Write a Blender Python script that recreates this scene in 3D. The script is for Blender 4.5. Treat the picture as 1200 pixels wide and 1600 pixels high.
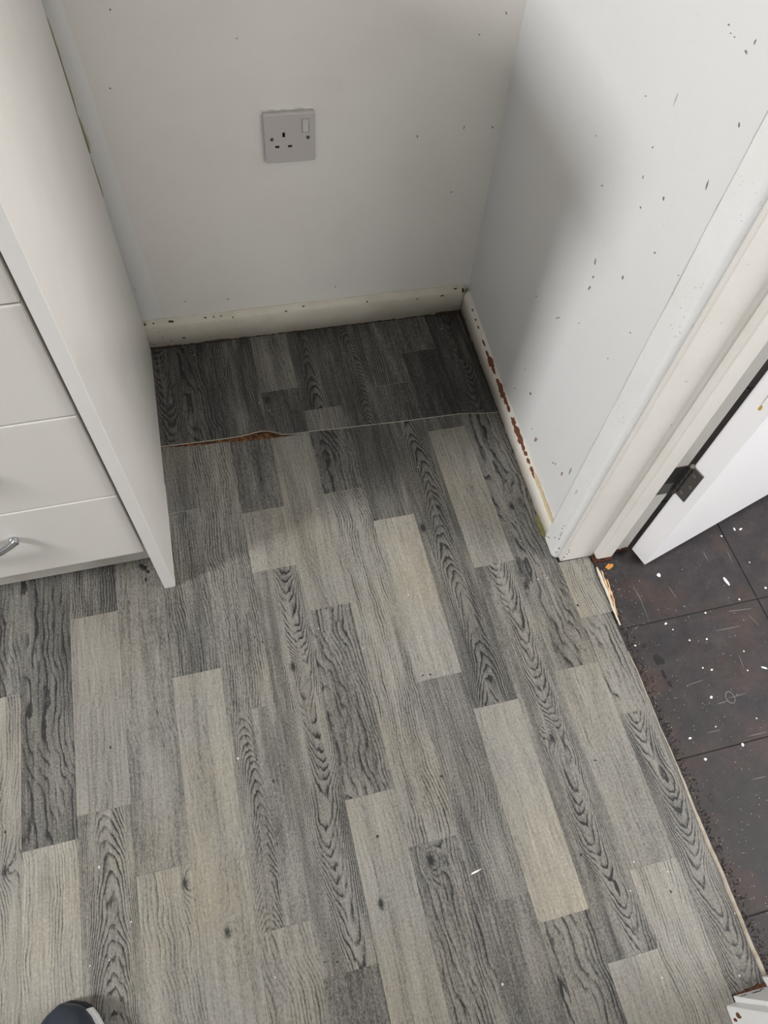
import bpy, bmesh, math, random
from mathutils import Vector, Matrix

random.seed(7)
scene = bpy.context.scene
for o in list(bpy.data.objects):
    bpy.data.objects.remove(o)
COL = scene.collection

# ------------------------------------------------------------------ camera
cam_d = bpy.data.cameras.new('camera')
cam = bpy.data.objects.new('camera', cam_d)
COL.objects.link(cam)
R0 = (0.969404, -0.238638, 0.057506)
R1 = (-0.178363, -0.845741, -0.502901)
R2 = (0.168647, 0.477257, -0.862429)
cam.matrix_world = Matrix(((R0[0], -R1[0], -R2[0], 0.0), (R0[1], -R1[1], -R2[1], 0.0),
                           (R0[2], -R1[2], -R2[2], 1.19), (0, 0, 0, 1)))
cam_d.sensor_fit = 'VERTICAL'
cam_d.sensor_height = 36.0
cam_d.lens = 1142.2817 / 1600 * 36.0
cam_d.clip_start = 0.02
scene.camera = cam

# ------------------------------------------------------------------ light
scene.view_settings.view_transform = 'Standard'
scene.view_settings.look = 'None'
scene.view_settings.gamma = 1.0
scene.view_settings.use_curve_mapping = False
scene.view_settings.exposure = -0.15

world = bpy.data.worlds.new('sky')
scene.world = world
world.use_nodes = True
bg = world.node_tree.nodes['Background']
bg.inputs[0].default_value = (0.82, 0.90, 1.0, 1)
bg.inputs[1].default_value = 0.5


def area_light(name, loc, target, sx, sy, power, col=(1, 1, 1)):
    d = bpy.data.lights.new(name, 'AREA')
    d.shape = 'RECTANGLE'
    d.size, d.size_y = sx, sy
    d.energy = power
    d.color = col
    o = bpy.data.objects.new(name, d)
    COL.objects.link(o)
    o.location = loc
    o.rotation_euler = (Vector(target) - Vector(loc)).to_track_quat('-Z', 'Y').to_euler()
    return o


# daylight through the window openings; the front and door-gap fills are added
area_light('window_daylight', (-2.42, -0.09, 1.90), (0.5, 0.75, 0.45), 0.42, 0.52, 80, (1.0, 0.985, 0.965))
area_light('front_fill_light', (-0.7, -2.12, 1.25), (0.0, 1.1, 0.4), 1.7, 1.7, 5.0, (1.0, 0.985, 0.96))  # added frontal fill; what stands behind the viewer is unknown
area_light('hall_daylight', (2.17, -0.42, 1.45), (0.9, 0.4, 0.4), 0.85, 1.0, 52, (1.0, 0.98, 0.97))
area_light('hall_end_daylight', (1.45, -1.98, 1.5), (0.9, 0.5, 0.3), 0.9, 1.2, 20, (1.0, 0.985, 0.98))
area_light('door_gap_fill_light', (1.5, 2.25, 1.6), (1.2, 0.8, 0.0), 0.8, 1.0, 9, (1.0, 0.985, 0.98))  # added to brighten the floor seen through the door gap


# ------------------------------------------------------------------ materials
def new_mat(name):
    m = bpy.data.materials.new(name)
    m.use_nodes = True
    nt = m.node_tree
    return m, nt, nt.nodes['Principled BSDF']


class NT:
    def __init__(self, nt):
        self.nt = nt

    def n(self, typ, **kw):
        nd = self.nt.nodes.new(typ)
        for k, v in kw.items():
            setattr(nd, k, v)
        return nd

    def link(self, a, b):
        self.nt.links.new(a, b)

    def put(self, sock, v):
        if isinstance(v, bpy.types.NodeSocket):
            self.link(v, sock)
        else:
            sock.default_value = v

    def math(self, op, a, b=0.0, c=None, clamp=False):
        nd = self.n('ShaderNodeMath', operation=op, use_clamp=clamp)
        self.put(nd.inputs[0], a)
        self.put(nd.inputs[1], b)
        if c is not None:
            self.put(nd.inputs[2], c)
        return nd.outputs[0]

    def comb(self, x, y, z=0.0):
        nd = self.n('ShaderNodeCombineXYZ')
        for i, v in enumerate((x, y, z)):
            self.put(nd.inputs[i], v)
        return nd.outputs[0]

    def noise(self, vec, scale=1.0, detail=2.0, rough=0.5):
        nd = self.n('ShaderNodeTexNoise')
        self.put(nd.inputs['Vector'], vec)
        nd.inputs['Scale'].default_value = scale
        nd.inputs['Detail'].default_value = detail
        nd.inputs['Roughness'].default_value = rough
        return nd.outputs['Fac']

    def ramp(self, fac, stops, interp='LINEAR'):
        nd = self.n('ShaderNodeValToRGB')
        nd.color_ramp.interpolation = interp
        els = nd.color_ramp.elements
        while len(els) < len(stops):
            els.new(0.5)
        for e, (p, c) in zip(els, stops):
            e.position = p
            e.color = c if len(c) == 4 else (*c, 1)
        self.put(nd.inputs[0], fac)
        return nd.outputs[0]

    def ramp1(self, fac, stops, interp='LINEAR'):
        return self.ramp(fac, [(p, (v, v, v)) for p, v in stops], interp)

    def mix(self, fac, a, b, blend='MIX'):
        nd = self.n('ShaderNodeMix', data_type='RGBA', blend_type=blend)
        self.put(nd.inputs[0], fac)
        for i, v in ((6, a), (7, b)):
            if isinstance(v, tuple) and len(v) == 3:
                v = (*v, 1)
            self.put(nd.inputs[i], v)
        return nd.outputs[2]

    def obj(self):
        return self.n('ShaderNodeTexCoord').outputs['Object']

    def pos(self):
        return self.n('ShaderNodeNewGeometry').outputs['Position']

    def attr(self, name):
        nd = self.n('ShaderNodeAttribute', attribute_type='OBJECT', attribute_name=name)
        return nd.outputs['Fac']

    def bump(self, h, strength, dist, bsdf):
        nd = self.n('ShaderNodeBump')
        nd.inputs['Strength'].default_value = strength
        nd.inputs['Distance'].default_value = dist
        self.link(h, nd.inputs['Height'])
        self.link(nd.outputs[0], bsdf.inputs['Normal'])


def simple(name, col, rough=0.5, metal=0.0, spec=0.5):
    m, nt, b = new_mat(name)
    b.inputs['Base Color'].default_value = (*col, 1)
    b.inputs['Roughness'].default_value = rough
    b.inputs['Metallic'].default_value = metal
    b.inputs['Specular IOR Level'].default_value = spec
    return m


def paint(name, col, dirt, rough=0.5, scale=6.0, amount=0.35, bump=0.15, fleck=0.0, spec=0.4):
    """brushed paint: base colour, faint cloudy grime, small flecks, brush relief"""
    m, nt, b = new_mat(name)
    t = NT(nt)
    p = t.pos()
    n1 = t.noise(p, scale, 4.0, 0.6)
    f = t.ramp1(n1, [(0.42, 0.0), (0.75, amount)])
    c = t.mix(f, col, dirt)
    if fleck:
        n2 = t.noise(p, 260.0, 2.0, 0.6)
        n3 = t.noise(p, 9.0, 3.0, 0.6)
        k = t.math('MULTIPLY', t.ramp1(n2, [(0.66, 0.0), (0.72, 1.0)]), t.ramp1(n3, [(0.5, 0.0), (0.62, fleck)]))
        c = t.mix(k, c, (0.12, 0.09, 0.06))
    t.link(c, b.inputs['Base Color'])
    b.inputs['Roughness'].default_value = rough
    b.inputs['Specular IOR Level'].default_value = spec
    n4 = t.noise(p, 45.0, 4.0, 0.6)
    n5 = t.noise(p, 5.0, 2.0, 0.5)
    t.bump(t.math('ADD', n4, t.math('MULTIPLY', n5, 2.0)), bump, 0.003, b)
    return m


M = {}
M['wall'] = paint('wall_paint', (0.85, 0.825, 0.78), (0.72, 0.69, 0.62), 0.55, 5.0, 0.35, 0.16)
M['wall_right'] = paint('scuffed_wall_paint', (0.725, 0.735, 0.745), (0.70, 0.69, 0.66), 0.5, 7.0, 0.3, 0.22, 0.15)
M['far_wall'] = paint('far_wall_paint', (0.22, 0.21, 0.20), (0.19, 0.18, 0.17), 0.6, 5.0, 0.3, 0.1)  # unseen kitchen walls kept dark to cut bounce light into the alcove
M['gloss'] = paint('old_gloss_paint', (0.775, 0.785, 0.79), (0.70, 0.68, 0.62), 0.38, 12.0, 0.35, 0.25, 0.55)
M['gloss_cream'] = paint('yellowed_gloss_paint', (0.70, 0.68, 0.645), (0.62, 0.585, 0.51), 0.38, 12.0, 0.4, 0.2, 0.35)
M['skirting'] = paint('skirting_paint', (0.70, 0.66, 0.56), (0.50, 0.45, 0.34), 0.45, 14.0, 0.5, 0.3, 0.5)
M['skirting_white'] = paint('skirting_white_paint', (0.74, 0.715, 0.66), (0.62, 0.54, 0.40), 0.42, 14.0, 0.5, 0.3, 0.5)
M['door'] = paint('door_paint', (0.86, 0.86, 0.88), (0.80, 0.79, 0.80), 0.35, 5.0, 0.2, 0.05)
M['ceiling'] = simple('ceiling_paint', (0.30, 0.29, 0.28), 0.8)  # unseen ceiling, darkened likewise to reduce bounced fill
M['panel'] = paint('panel_laminate', (0.74, 0.715, 0.68), (0.62, 0.58, 0.52), 0.3, 7.0, 0.35, 0.03, 0.0, 0.5)
M['edging'] = paint('edge_band', (0.70, 0.69, 0.67), (0.60, 0.57, 0.53), 0.4, 9.0, 0.3, 0.03)
M['drawer'] = paint('drawer_laminate', (0.65, 0.63, 0.60), (0.60, 0.56, 0.50), 0.35, 8.0, 0.3, 0.03)
M['carcass_dark'] = simple('carcass_shadow_gap', (0.05, 0.045, 0.04), 0.7)
M['worktop'] = simple('worktop_laminate', (0.35, 0.33, 0.30), 0.35)
M['plinth'] = paint('plinth_laminate', (0.60, 0.57, 0.53), (0.40, 0.37, 0.33), 0.4, 15.0, 0.5, 0.05)
M['nickel'] = simple('satin_nickel', (0.55, 0.57, 0.60), 0.24, 1.0)
M['socket'] = simple('socket_plastic', (0.56, 0.525, 0.51), 0.35)
M['slot'] = simple('socket_slot_dark', (0.012, 0.011, 0.011), 0.8)
M['screw'] = simple('screw_metal', (0.25, 0.22, 0.18), 0.35, 0.9)
M['hinge'] = simple('hinge_steel', (0.13, 0.125, 0.12), 0.42, 0.85)
M['hinge_dark'] = simple('hinge_recess_shade', (0.02, 0.019, 0.018), 0.55)  # frame leaf: shade of its recess put into the colour
M['hinge_pin'] = simple('hinge_pin_steel', (0.45, 0.42, 0.38), 0.35, 0.9)
M['chip_dark'] = simple('chipped_paint_dark', (0.20, 0.185, 0.17), 0.8)
M['chip_grey'] = simple('scuff_grey', (0.50, 0.49, 0.475), 0.8)
M['chip_brown'] = simple('bare_wood_brown', (0.14, 0.045, 0.022), 0.75)
M['chip_black'] = simple('chipped_to_dark_wood', (0.055, 0.042, 0.033), 0.8)
M['grime'] = simple('grime', (0.035, 0.022, 0.013), 0.9)
M['moss'] = simple('green_sealant', (0.16, 0.15, 0.05), 0.8)
M['scuff_black'] = simple('scuff_black', (0.018, 0.018, 0.017), 0.6)
M['white_spot'] = simple('paint_drip_white', (0.80, 0.78, 0.74), 0.5)
M['grit'] = simple('grit_white', (0.72, 0.70, 0.66), 0.6)
M['grit_brown'] = simple('grit_brown', (0.22, 0.13, 0.08), 0.8)
M['rust'] = simple('rust_orange', (0.55, 0.25, 0.05), 0.7)
M['tar'] = simple('tar_black', (0.010, 0.008, 0.009), 0.35)
M['scratch'] = simple('scratch_grey', (0.16, 0.15, 0.15), 0.7)
M['felt'] = paint('vinyl_felt_backing', (0.40, 0.36, 0.30), (0.24, 0.17, 0.11), 0.8, 60.0, 0.8, 0.2)
M['vinyl_edge'] = paint('vinyl_cut_edge', (0.72, 0.68, 0.58), (0.50, 0.42, 0.32), 0.6, 60.0, 0.6, 0.2)
M['splinter'] = paint('bare_splintered_wood', (0.66, 0.47, 0.30), (0.38, 0.19, 0.09), 0.8, 60.0, 0.9, 0.4)
M['shoe'] = paint('shoe_leather', (0.022, 0.030, 0.045), (0.05, 0.055, 0.065), 0.42, 40.0, 0.5, 0.1)
M['shoe_sole'] = simple('shoe_white_rubber', (0.72, 0.73, 0.72), 0.5)
M['shoe_welt'] = simple('shoe_dark_rubber', (0.012, 0.014, 0.02), 0.6)
M['lace'] = simple('shoe_lace', (0.03, 0.03, 0.035), 0.8)
M['pane'] = simple('frosted_pane', (0.9, 0.93, 0.95), 0.4)


def underlay_mat():
    m, nt, b = new_mat('hardboard_underlay')
    t = NT(nt)
    p = t.pos()
    n = t.noise(p, 140.0, 4.0, 0.7)
    c = t.ramp(n, [(0.38, (0.03, 0.014, 0.007)), (0.54, (0.16, 0.07, 0.028)), (0.72, (0.36, 0.20, 0.09))])
    t.link(c, b.inputs['Base Color'])
    b.inputs['Roughness'].default_value = 0.9
    t.bump(n, 0.6, 0.003, b)
    return m


M['underlay'] = underlay_mat()


def vinyl_mat():
    """printed grey oak: growth rings as level lines of a warped field, per plank parameters"""
    m, nt, b = new_mat('grey_oak_vinyl')
    t = NT(nt)
    sep = t.n('ShaderNodeSeparateXYZ')
    t.link(t.obj(), sep.inputs[0])
    u, v = sep.outputs[0], sep.outputs[1]
    seed = t.attr('seed')
    un = t.math('MULTIPLY', t.math('SUBTRACT', u, t.attr('centre')), 12.77)
    dr = t.noise(t.comb(t.math('MULTIPLY', v, 7.0), seed, 1.7), 1.0, 2.0, 0.5)
    un = t.math('ADD', un, t.math('MULTIPLY', t.math('SUBTRACT', dr, 0.5), 0.55))
    wd = t.math('ADD', 0.45, t.math('MULTIPLY', t.noise(t.comb(t.math('MULTIPLY', v, 4.0), seed, 8.3), 1.0, 1.0, 0.5), 1.1))
    sp_ = t.noise(t.comb(t.math('MULTIPLY', v, 9.0), seed, 4.9), 1.0, 2.0, 0.6)
    n1 = t.noise(t.comb(t.math('MULTIPLY', u, 15.0), t.math('MULTIPLY', v, 6.5), seed), 1.0, 2.0, 0.45)
    n2 = t.noise(t.comb(t.math('MULTIPLY', u, 95.0), t.math('MULTIPLY', v, 22.0), seed), 1.0, 3.0, 0.6)
    du = t.math('SUBTRACT', u, t.attr('knot_u'))
    dv = t.math('MULTIPLY', t.math('SUBTRACT', v, t.attr('knot_v')), 0.55)
    r2 = t.math('ADD', t.math('MULTIPLY', du, du), t.math('MULTIPLY', dv, dv))
    kn = t.math('EXPONENT', t.math('MULTIPLY', r2, -60000.0))
    kw = t.math('EXPONENT', t.math('MULTIPLY', r2, -5200.0))
    F = t.math('MULTIPLY', t.math('MULTIPLY', un, un), t.math('MULTIPLY', t.attr('arch'), wd))
    F = t.math('ADD', F, t.math('MULTIPLY', t.math('ADD', v, t.math('MULTIPLY', sp_, 0.10)), t.attr('along')))
    F = t.math('ADD', F, t.math('MULTIPLY', un, t.attr('across')))
    F = t.math('ADD', F, t.math('MULTIPLY', n1, t.attr('warp')))
    F = t.math('ADD', F, t.math('MULTIPLY', n2, 1.4))
    F = t.math('ADD', F, t.math('MULTIPLY', kw, 4.0))
    fr = t.math('FRACT', F)
    ring = t.ramp1(fr, [(0.0, 0.08), (0.30, 0.03), (0.64, 0.22), (0.84, 1.0), (0.94, 0.9), (1.0, 0.08)])
    pres = t.noise(t.comb(t.math('MULTIPLY', u, 85.0), t.math('MULTIPLY', v, 7.0), t.math('ADD', seed, 3.3)), 1.0, 2.0, 0.5)
    pres = t.ramp1(pres, [(0.36, 0.05), (0.66, 1.0)])
    line = t.math('MULTIPLY', t.math('MULTIPLY', ring, pres), t.attr('line'))
    fibre = t.noise(t.comb(t.math('MULTIPLY', u, 300.0), t.math('MULTIPLY', v, 12.0), seed), 1.0, 4.0, 0.65)
    speck = t.noise(t.comb(t.math('MULTIPLY', u, 520.0), t.math('MULTIPLY', v, 300.0), seed), 1.0, 2.0, 0.6)
    broad = t.noise(t.comb(t.math('MULTIPLY', u, 34.0), t.math('MULTIPLY', v, 4.0), t.math('ADD', seed, 9.1)), 1.0, 2.0, 0.5)
    fleck = t.noise(t.comb(t.math('MULTIPLY', u, 300.0), t.math('MULTIPLY', v, 45.0), t.math('ADD', seed, 5.0)), 1.0, 1.0, 0.5)
    fleck = t.ramp1(fleck, [(0.66, 0.0), (0.76, 1.0)])
    val = t.math('ADD', t.attr('tone'), t.math('MULTIPLY', t.math('SUBTRACT', fibre, 0.5), 0.62))
    val = t.math('ADD', val, t.math('MULTIPLY', t.math('SUBTRACT', speck, 0.5), 0.75))
    val = t.math('ADD', val, t.math('MULTIPLY', t.math('SUBTRACT', broad, 0.5), 0.55))
    val = t.math('SUBTRACT', val, line)
    val = t.math('SUBTRACT', val, t.math('MULTIPLY', fleck, 0.14))
    val = t.math('SUBTRACT', val, t.math('MULTIPLY', kn, 0.6))
    col = t.ramp(val, [(0.0, (0.022, 0.022, 0.022)), (0.25, (0.085, 0.083, 0.079)), (0.55, (0.225, 0.217, 0.198)),
                       (0.80, (0.315, 0.302, 0.270)), (1.0, (0.415, 0.397, 0.350))])
    # trodden-in brownish grime, in patches
    g = t.noise(t.pos(), 4.5, 3.0, 0.55)
    g = t.math('MULTIPLY', t.ramp1(g, [(0.40, 0.0), (0.66, 1.0)]), t.math('ADD', t.attr('warm'), 0.25), clamp=True)
    col = t.mix(t.math('MULTIPLY', g, 0.6), col, (0.98, 0.90, 0.70), 'MULTIPLY')
    t.link(col, b.inputs['Base Color'])
    b.inputs['Roughness'].default_value = 0.5
    t.link(t.math('ADD', 0.42, t.math('MULTIPLY', speck, 0.2)), b.inputs['Roughness'])
    b.inputs['Specular IOR Level'].default_value = 0.35
    t.bump(t.math('SUBTRACT', speck, t.math('MULTIPLY', ring, 0.5)), 0.25, 0.0006, b)
    return m


M['vinyl'] = vinyl_mat()


def hall_mat():
    m, nt, b = new_mat('dark_hall_tile')
    t = NT(nt)
    p = t.pos()
    n1 = t.noise(p, 22.0, 8.0, 0.75)
    c = t.ramp(n1, [(0.3, (0.013, 0.011, 0.0125)), (0.52, (0.031, 0.027, 0.029)), (0.75, (0.060, 0.049, 0.048))])
    # red-brown wear
    n2 = t.noise(p, 7.0, 5.0, 0.7)
    c = t.mix(t.ramp1(n2, [(0.50, 0.0), (0.70, 0.55)]), c, (0.085, 0.046, 0.034))
    # fine pale dust and brown crumbs
    n3 = t.noise(p, 420.0, 2.0, 0.6)
    n4 = t.noise(p, 12.0, 3.0, 0.6)
    k = t.math('MULTIPLY', t.ramp1(n3, [(0.66, 0.0), (0.74, 1.0)]), t.ramp1(n4, [(0.38, 0.0), (0.62, 0.75)]))
    c = t.mix(k, c, (0.30, 0.27, 0.25))
    t.link(c, b.inputs['Base Color'])
    t.link(t.ramp1(n1, [(0.3, 0.5), (0.7, 0.7)]), b.inputs['Roughness'])
    b.inputs['Specular IOR Level'].default_value = 0.4
    t.bump(n1, 0.15, 0.002, b)
    return m


M['hall'] = hall_mat()


# ------------------------------------------------------------------ mesh helpers
class MB:
    def __init__(self):
        self.v, self.f, self.m = [], [], []

    def add(self, verts, faces, mi=0):
        o = len(self.v)
        self.v += [Vector(p) for p in verts]
        for f in faces:
            self.f.append([o + i for i in f])
            self.m.append(mi)

    def box(self, x0, x1, y0, y1, z0, z1, mi=0):
        self.add([(x0, y0, z0), (x1, y0, z0), (x1, y1, z0), (x0, y1, z0), (x0, y0, z1), (x1, y0, z1), (x1, y1, z1), (x0, y1, z1)],
                 [(0, 3, 2, 1), (4, 5, 6, 7), (0, 1, 5, 4), (1, 2, 6, 5), (2, 3, 7, 6), (3, 0, 4, 7)], mi)

    def loft(self, rings, mi=0, closed=True, caps=True):
        n = len(rings[0])
        o = len(self.v)
        for r in rings:
            self.v += [Vector(p) for p in r]
        for i in range(len(rings) - 1):
            for j in range(n if closed else n - 1):
                k = (j + 1) % n
                self.f.append([o + i * n + j, o + i * n + k, o + (i + 1) * n + k, o + (i + 1) * n + j])
                self.m.append(mi)
        if caps and closed:
            self.f.append([o + j for j in range(n)][::-1])
            self.m.append(mi)
            self.f.append([o + (len(rings) - 1) * n + j for j in range(n)])
            self.m.append(mi)

    def prism(self, poly, h0, h1, mi=0):
        """poly: 3D functions of height; here list of (x,y), extruded in z"""
        self.loft([[(x, y, h0) for x, y in poly], [(x, y, h1) for x, y in poly]], mi)

    def cyl(self, p0, p1, r, n=12, mi=0, r1=None):
        p0, p1 = Vector(p0), Vector(p1)
        d = (p1 - p0).normalized()
        a = d.orthogonal().normalized()
        b = d.cross(a)
        r1 = r if r1 is None else r1
        self.loft([[p + (a * math.cos(2 * math.pi * k / n) + b * math.sin(2 * math.pi * k / n)) * q for k in range(n)]
                   for p, q in ((p0, r), (p1, r1))], mi)

    def xf(self, mat):
        self.v = [mat @ p for p in self.v]
        return self

    def build(self, name, mats, parent=None, origin=None, bevel=0.0, smooth=False, seg=2):
        if not isinstance(mats, (list, tuple)):
            mats = [mats]
        org = Vector(origin) if origin is not None else Vector((0, 0, 0))
        me = bpy.data.meshes.new(name)
        me.from_pydata([tuple(p - org) for p in self.v], [], self.f)
        for mt in mats:
            me.materials.append(mt)
        for p, mi in zip(me.polygons, self.m):
            p.material_index = mi
            p.use_smooth = smooth
        bm = bmesh.new()
        bm.from_mesh(me)
        bmesh.ops.recalc_face_normals(bm, faces=bm.faces)
        bm.to_mesh(me)
        bm.free()
        me.update()
        o = bpy.data.objects.new(name, me)
        COL.objects.link(o)
        if parent is not None:
            o.parent = parent
            o.location = org - world_loc(parent)
        else:
            o.location = org
        if bevel:
            md = o.modifiers.new('bevel', 'BEVEL')
            md.width = bevel
            md.segments = seg
            md.limit_method = 'ANGLE'
            md.angle_limit = math.radians(40)
        return o


def world_loc(o):
    p = Vector((0, 0, 0))
    while o is not None:
        p = p + o.location
        o = o.parent
    return p


def tag(o, label=None, cat=None, group=None, kind=None):
    if label:
        o['label'] = label
    if cat:
        o['category'] = cat
    if group:
        o['group'] = group
    if kind:
        o['kind'] = kind
    return o


def empty(name, loc):
    o = bpy.data.objects.new(name, None)
    o.empty_display_size = 0.05
    COL.objects.link(o)
    o.location = loc
    return o


def part(parent, name, mats, mb, origin=None, **kw):
    if origin is None:
        origin = sum(mb.v, Vector()) / len(mb.v)
    return mb.build(name, mats, parent, origin, **kw)


# room frame: origin at the foot of the skirting corner, +a into the right wall, +b into the back wall
K = Vector((0.5289, 1.1326, 0))
E1 = Vector((0.99975, -0.0223, 0))
E2 = Vector((0.0223, 0.99975, 0))
ROOM = Matrix(((E1.x, E2.x, 0, K.x), (E1.y, E2.y, 0, K.y), (0, 0, 1, 0), (0, 0, 0, 1)))


def W(a, b, z=0.0):
    return K + E1 * a + E2 * b + Vector((0, 0, z))


def wob(x, s=0.0):
    return math.sin(x * 37.0 + s) * 0.5 + math.sin(x * 91.0 + 1.7 * s) * 0.3 + math.sin(x * 210.0 + 2.3 * s) * 0.2


def flake(origin, eu, ev, nrm, lu, lv, t=0.0004, n=9, jag=0.3):
    """irregular thin chip lying on a surface; lu, lv half sizes along eu, ev"""
    mb = MB()
    eu, ev, nrm, origin = Vector(eu), Vector(ev), Vector(nrm), Vector(origin)
    pts = []
    for k in range(n):
        a = 2 * math.pi * k / n
        r = 1.0 + random.uniform(-jag, jag)
        pts.append(origin + eu * (math.cos(a) * lu * r) + ev * (math.sin(a) * lv * r))
    mb.loft([[p - nrm * 0.0002 for p in pts], [p + nrm * t for p in pts]])
    return mb

# ------------------------------------------------------------------ floor
PW = 0.078289
X0 = -0.496166


def column_x(i):
    return X0 + PW * i


OFF_EDGE = [(-0.20, 0.8930), (-0.1566, 0.8911), (-0.1053, 0.8885), (-0.0371, 0.8857), (0.0005, 0.8844), (0.0261, 0.8856),
            (0.0452, 0.885), (0.063, 0.8766), (0.081, 0.8698), (0.1263, 0.8703), (0.2102, 0.8647), (0.3356, 0.8577),
            (0.4387, 0.8539), (0.5133, 0.8424), (0.56, 0.838)]
MAIN_EDGE = [(-0.20, 0.8915), (-0.1568, 0.8896), (-0.0999, 0.8811), (-0.0381, 0.878), (-0.0013, 0.8721), (0.0491, 0.8698),
             (0.0808, 0.8682), (0.1263, 0.8695), (0.2102, 0.8639), (0.3356, 0.8569), (0.4387, 0.8531), (0.5133, 0.8416), (0.56, 0.837)]


def poly(tab, x):
    if x <= tab[0][0]:
        return tab[0][1]
    for (xa, ya), (xb, yb) in zip(tab, tab[1:]):
        if x <= xb:
            s = (x - xa) / (xb - xa)
            s = s * s * (3 - 2 * s) * 0.5 + s * 0.5
            return ya + (yb - ya) * s
    return tab[-1][1]


def skirt_x(y):
    return K.x + (y - K.y) * 0.0223 + 0.002


TYPES = {  # arch, along, across, warp, line
    'S': (0.0, 2.0, 17.0, 5.0, 0.55),
    'F': (0.0, 2.0, 11.0, 5.0, 0.15),
    'W': (5.0, 9.0, 8.0, 6.5, 0.52),
    'C': (40.0, -46.0, 1.0, 3.8, 0.78),     # arches open away from the viewer
    'D': (40.0, 44.0, 1.0, 3.8, 0.76),    # arches open towards the viewer
    'f': (52.0, 80.0, 2.0, 3.8, 0.55),
    'G': (2.0, 22.0, 14.0, 3.0, 0.42),     # slanting grain
}


def plank(parent, i, y0, y1, tone, typ, warm=0.3, centre=0.0, knot=None, off=False, x1=None, back=None, front=None, line=None):
    """one printed strip; y0 nearer the viewer, y1 farther"""
    xa, xb = column_x(i) + 0.00012, (column_x(i + 1) if x1 is None else x1) - 0.00012
    bot = (lambda x: poly(OFF_EDGE, x)) if off and y0 is None else (front if front else (lambda x: y0 + 0.0001))
    top = (lambda x: poly(MAIN_EDGE, x)) if y1 is None else (back if back else (lambda x: y1 - 0.0001))
    curl = off and y0 is None
    nx = 7 if (y1 is None or curl or front or back) else 2
    if curl:
        ts = [0.0, 0.012, 0.03, 0.06, 0.11, 0.2, 0.4, 1.0]
    else:
        ts = [0.0, 0.34, 0.67, 1.0] if xb > 0.50 else [0.0, 1.0]
    cx, cy = (xa + xb) / 2, (bot((xa + xb) / 2) + top((xa + xb) / 2)) / 2
    mb = MB()
    grid = []
    for s in ts:
        row = []
        for k in range(nx):
            q = k / (nx - 1)
            x = xa + (xb - xa) * q
            y = bot(x) + (top(x) - bot(x)) * s
            if xb > 0.50 and x1 is None and y > 0.487:
                x = xa + (min(xb, skirt_x(y)) - xa) * q
            z = 0.0
            if curl:
                d = y - bot(x)
                z = 0.0062 * math.exp(-((x - 0.048) / 0.040) ** 2) * math.exp(-d / 0.022) + 0.0016 * math.exp(-d / 0.012)
            row.append(Vector((x, y, z)))
        grid.append(row)
    n, m = len(ts), nx
    verts = [p for r in grid for p in r] + [p - Vector((0, 0, 0.002)) for r in grid for p in r]
    N = n * m
    for r in range(n - 1):
        for c in range(m - 1):
            a, b_, c_, d_ = r * m + c, r * m + c + 1, (r + 1) * m + c + 1, (r + 1) * m + c
            mb.f.append([a, b_, c_, d_]); mb.m.append(0)
            mb.f.append([N + d_, N + c_, N + b_, N + a]); mb.m.append(1)
    for c in range(m - 1):
        mb.f.append([c, N + c, N + c + 1, c + 1]); mb.m.append(1)
        e = (n - 1) * m
        mb.f.append([e + c + 1, N + e + c + 1, N + e + c, e + c]); mb.m.append(0)
    for r in range(n - 1):
        a, d_ = r * m, (r + 1) * m
        mb.f.append([d_, N + d_, N + a, a]); mb.m.append(0)
        a, d_ = r * m + m - 1, (r + 1) * m + m - 1
        mb.f.append([a, N + a, N + d_, d_]); mb.m.append(0)
    mb.v = verts
    o = part(parent, 'plank', [M['vinyl'], M['vinyl_edge']], mb, origin=(cx, cy, 0.0))
    A, B, S, Nn, L = TYPES[typ]
    o['tone'] = 0.53 + (float(tone) - 0.53) * 0.78 - (0.19 if off else 0.0)  # offcut tones lowered to carry the alcove shade
    o['seed'] = random.uniform(0, 60)
    o['arch'], o['along'], o['across'], o['warp'] = float(A), float(B), float(S), float(Nn)
    o['line'] = float(L if line is None else line) * 1.12
    o['centre'] = float(centre)
    o['warm'] = float(warm) * 0.8
    o['knot_u'] = float(knot[0] - cx) if knot else 9.0
    o['knot_v'] = float(knot[1] - cy) if knot else 9.0
    return o


fb = MB()
fb.box(-2.6, 0.5843, -2.2, 1.30, -0.12, -0.0024)
floor = fb.build('floor', M['underlay'])
tag(floor, 'grey wood-effect plank vinyl floor across the kitchen', 'floor', kind='structure')

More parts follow.
